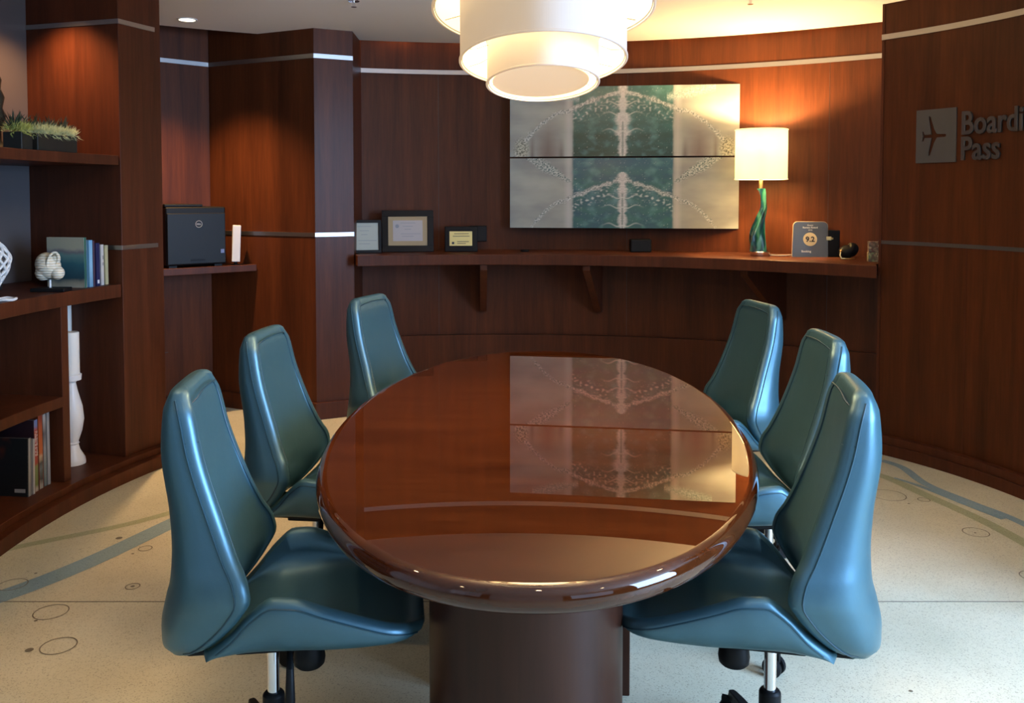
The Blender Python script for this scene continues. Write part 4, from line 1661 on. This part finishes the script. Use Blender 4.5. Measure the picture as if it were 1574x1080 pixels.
# illegible upright title reduced to short strokes
bmt.free()
bm = BM()
rnd = random.Random(5)
for k_ in range(22):
    zz = .165 + k_ * .0052
    for yy in (-.007, .003):
        if rnd.random() < .8:
            box(bm, (.0004, yy, zz), (.0012, yy + rnd.uniform(.003, .006), zz + .0028))
obj('title', bm, M_TXTW, b, smooth=False)
m_org = gradmat('orange_photo_spine', [(.0, (.35, .33, .30)), (.12, (.30, .30, .26)), (.2, (.02, .03, .03)), (.34, (.10, .14, .16)), (.42, (.03, .04, .04)), (.5, (.42, .30, .2)), (.55, (.40, .09, .02)), (.9, (.36, .06, .02)), (1, (.25, .03, .02))], .345)
book('orange and black picture spined book right of the thick red one', 3.13, 8.05, BZ, .028, .342, .24, cmat('orange_cover', (.28, .06, .02)), m_org, group=G2)
m_gry = gradmat('grey_photo_spine', [(.0, (.10, .14, .15)), (.4, (.16, .20, .21)), (.6, (.25, .24, .25)), (.8, (.08, .08, .09)), (1, (.4, .4, .4))], .34)
book('grey mottled spined book between the orange and silver books', 3.135, 8.68, BZ, .018, .338, .24, m_gry, m_gry, group=G2)
book('silver grey spined book nearest the upright divider', 3.135, 9.15, BZ, .018, .340, .24, cmat('silver_cover', (.30, .31, .32)), group=G2)

# candle holders behind the divider
def candle(lab, R, phi, z, h, hc, rc, sc=1.0):
    root = case_item('candle_holder', lab, 'candle holder', R, phi, z, rz=0, group='white turned candle holders')
    bm = BM()
    P = [(.052, 0), (.052, .012), (.050, .03), (.030, .075), (.024, .105), (.028, .112), (.024, .12), (.040, .18), (.048, .24), (.043, .31), (.026, .39), (.018, .44), (.022, .450), (.040, .455), (.042, .485), (.036, .488)]
    P = [(r * sc, zz * h / .488) for r, zz in P]
    lathe(bm, P, 40)
    obj('turned_stem', bm, M_WHITE, root, angle=30)
    bm = BM()
    lathe(bm, [(rc, h), (rc, h + hc - .004), (rc - .004, h + hc), (rc * .3, h + hc - .003)], 32)
    tube(bm, [(0, 0, h + hc - .004), (.001, 0, h + hc + .010)], .0012, 6)
    obj('pillar_candle', bm, M_WAX, root)


candle('white turned candle holder with a wide pillar candle behind the shelf divider', 3.25, 14.6, BZ, .455, .212, .040, 1.15)
candle('taller white candle holder mostly hidden behind the wide pillar candle', 3.42, 17.15, BZ, .51, .27, .032, .8)

# lattice vase and ring at the left edge
M_LAT = mat('white_ceramic_lattice', (.74, .74, .72), .45)
vz = case_item('lattice_vase', 'white openwork lattice vase at the left edge of the middle shelf', 'vase', 3.27, 5.6, .995, rz=0)
bm = BM()
prof_v = lambda t: interp([(0, .030), (.15, .045), (.45, .082), (.65, .092), (.85, .070), (1, .035)], t)
for sgn in (1, -1):
    for k_ in range(12):
        pts_ = []
        for j in range(28):
            t = j / 27
            an = 2 * pi * k_ / 12 + sgn * t * 2.4
            r = prof_v(t)
            pts_.append((r * cos(an), r * sin(an), .02 + t * .235))
        tube(bm, pts_, .0062, 6)
for t in (0, 1):
    r = prof_v(t)
    tube(bm, [(r * cos(2 * pi * i / 32), r * sin(2 * pi * i / 32), .02 + t * .235) for i in range(32)], .008, 8, closed=True)
obj('lattice_body', bm, M_LAT, vz)
bm = BM()
lathe(bm, [(.045, 0), (.045, .008), (.02, .012), (.018, .022)], 32)
obj('vase_foot', bm, M_LAT, vz)
rg = case_item('ceramic_ring', 'small white ceramic ring lying near the front of the middle shelf', 'ornament', 3.125, 4.0, .995, rz=0)
bm = BM()
tube(bm, [(.040 * cos(2 * pi * i / 48), .040 * sin(2 * pi * i / 48), .006 + .0015 * sin(8 * pi * i / 48)) for i in range(48)], .0062, 8, closed=True)
obj('ring_body', bm, M_LAT, rg)
# dark box behind the seashell
bm = BM()
db_ = case_item('storage_box', 'dark box standing at the back of the middle shelf left of the seashell', 'box', 3.50, 9.2, .995)
box(bm, (-.06, -.10, 0), (.06, .10, .20))
obj('box_body', bm, mat('dark_box', (.012, .012, .013), .5), db_, smooth=False, bevel=.004)
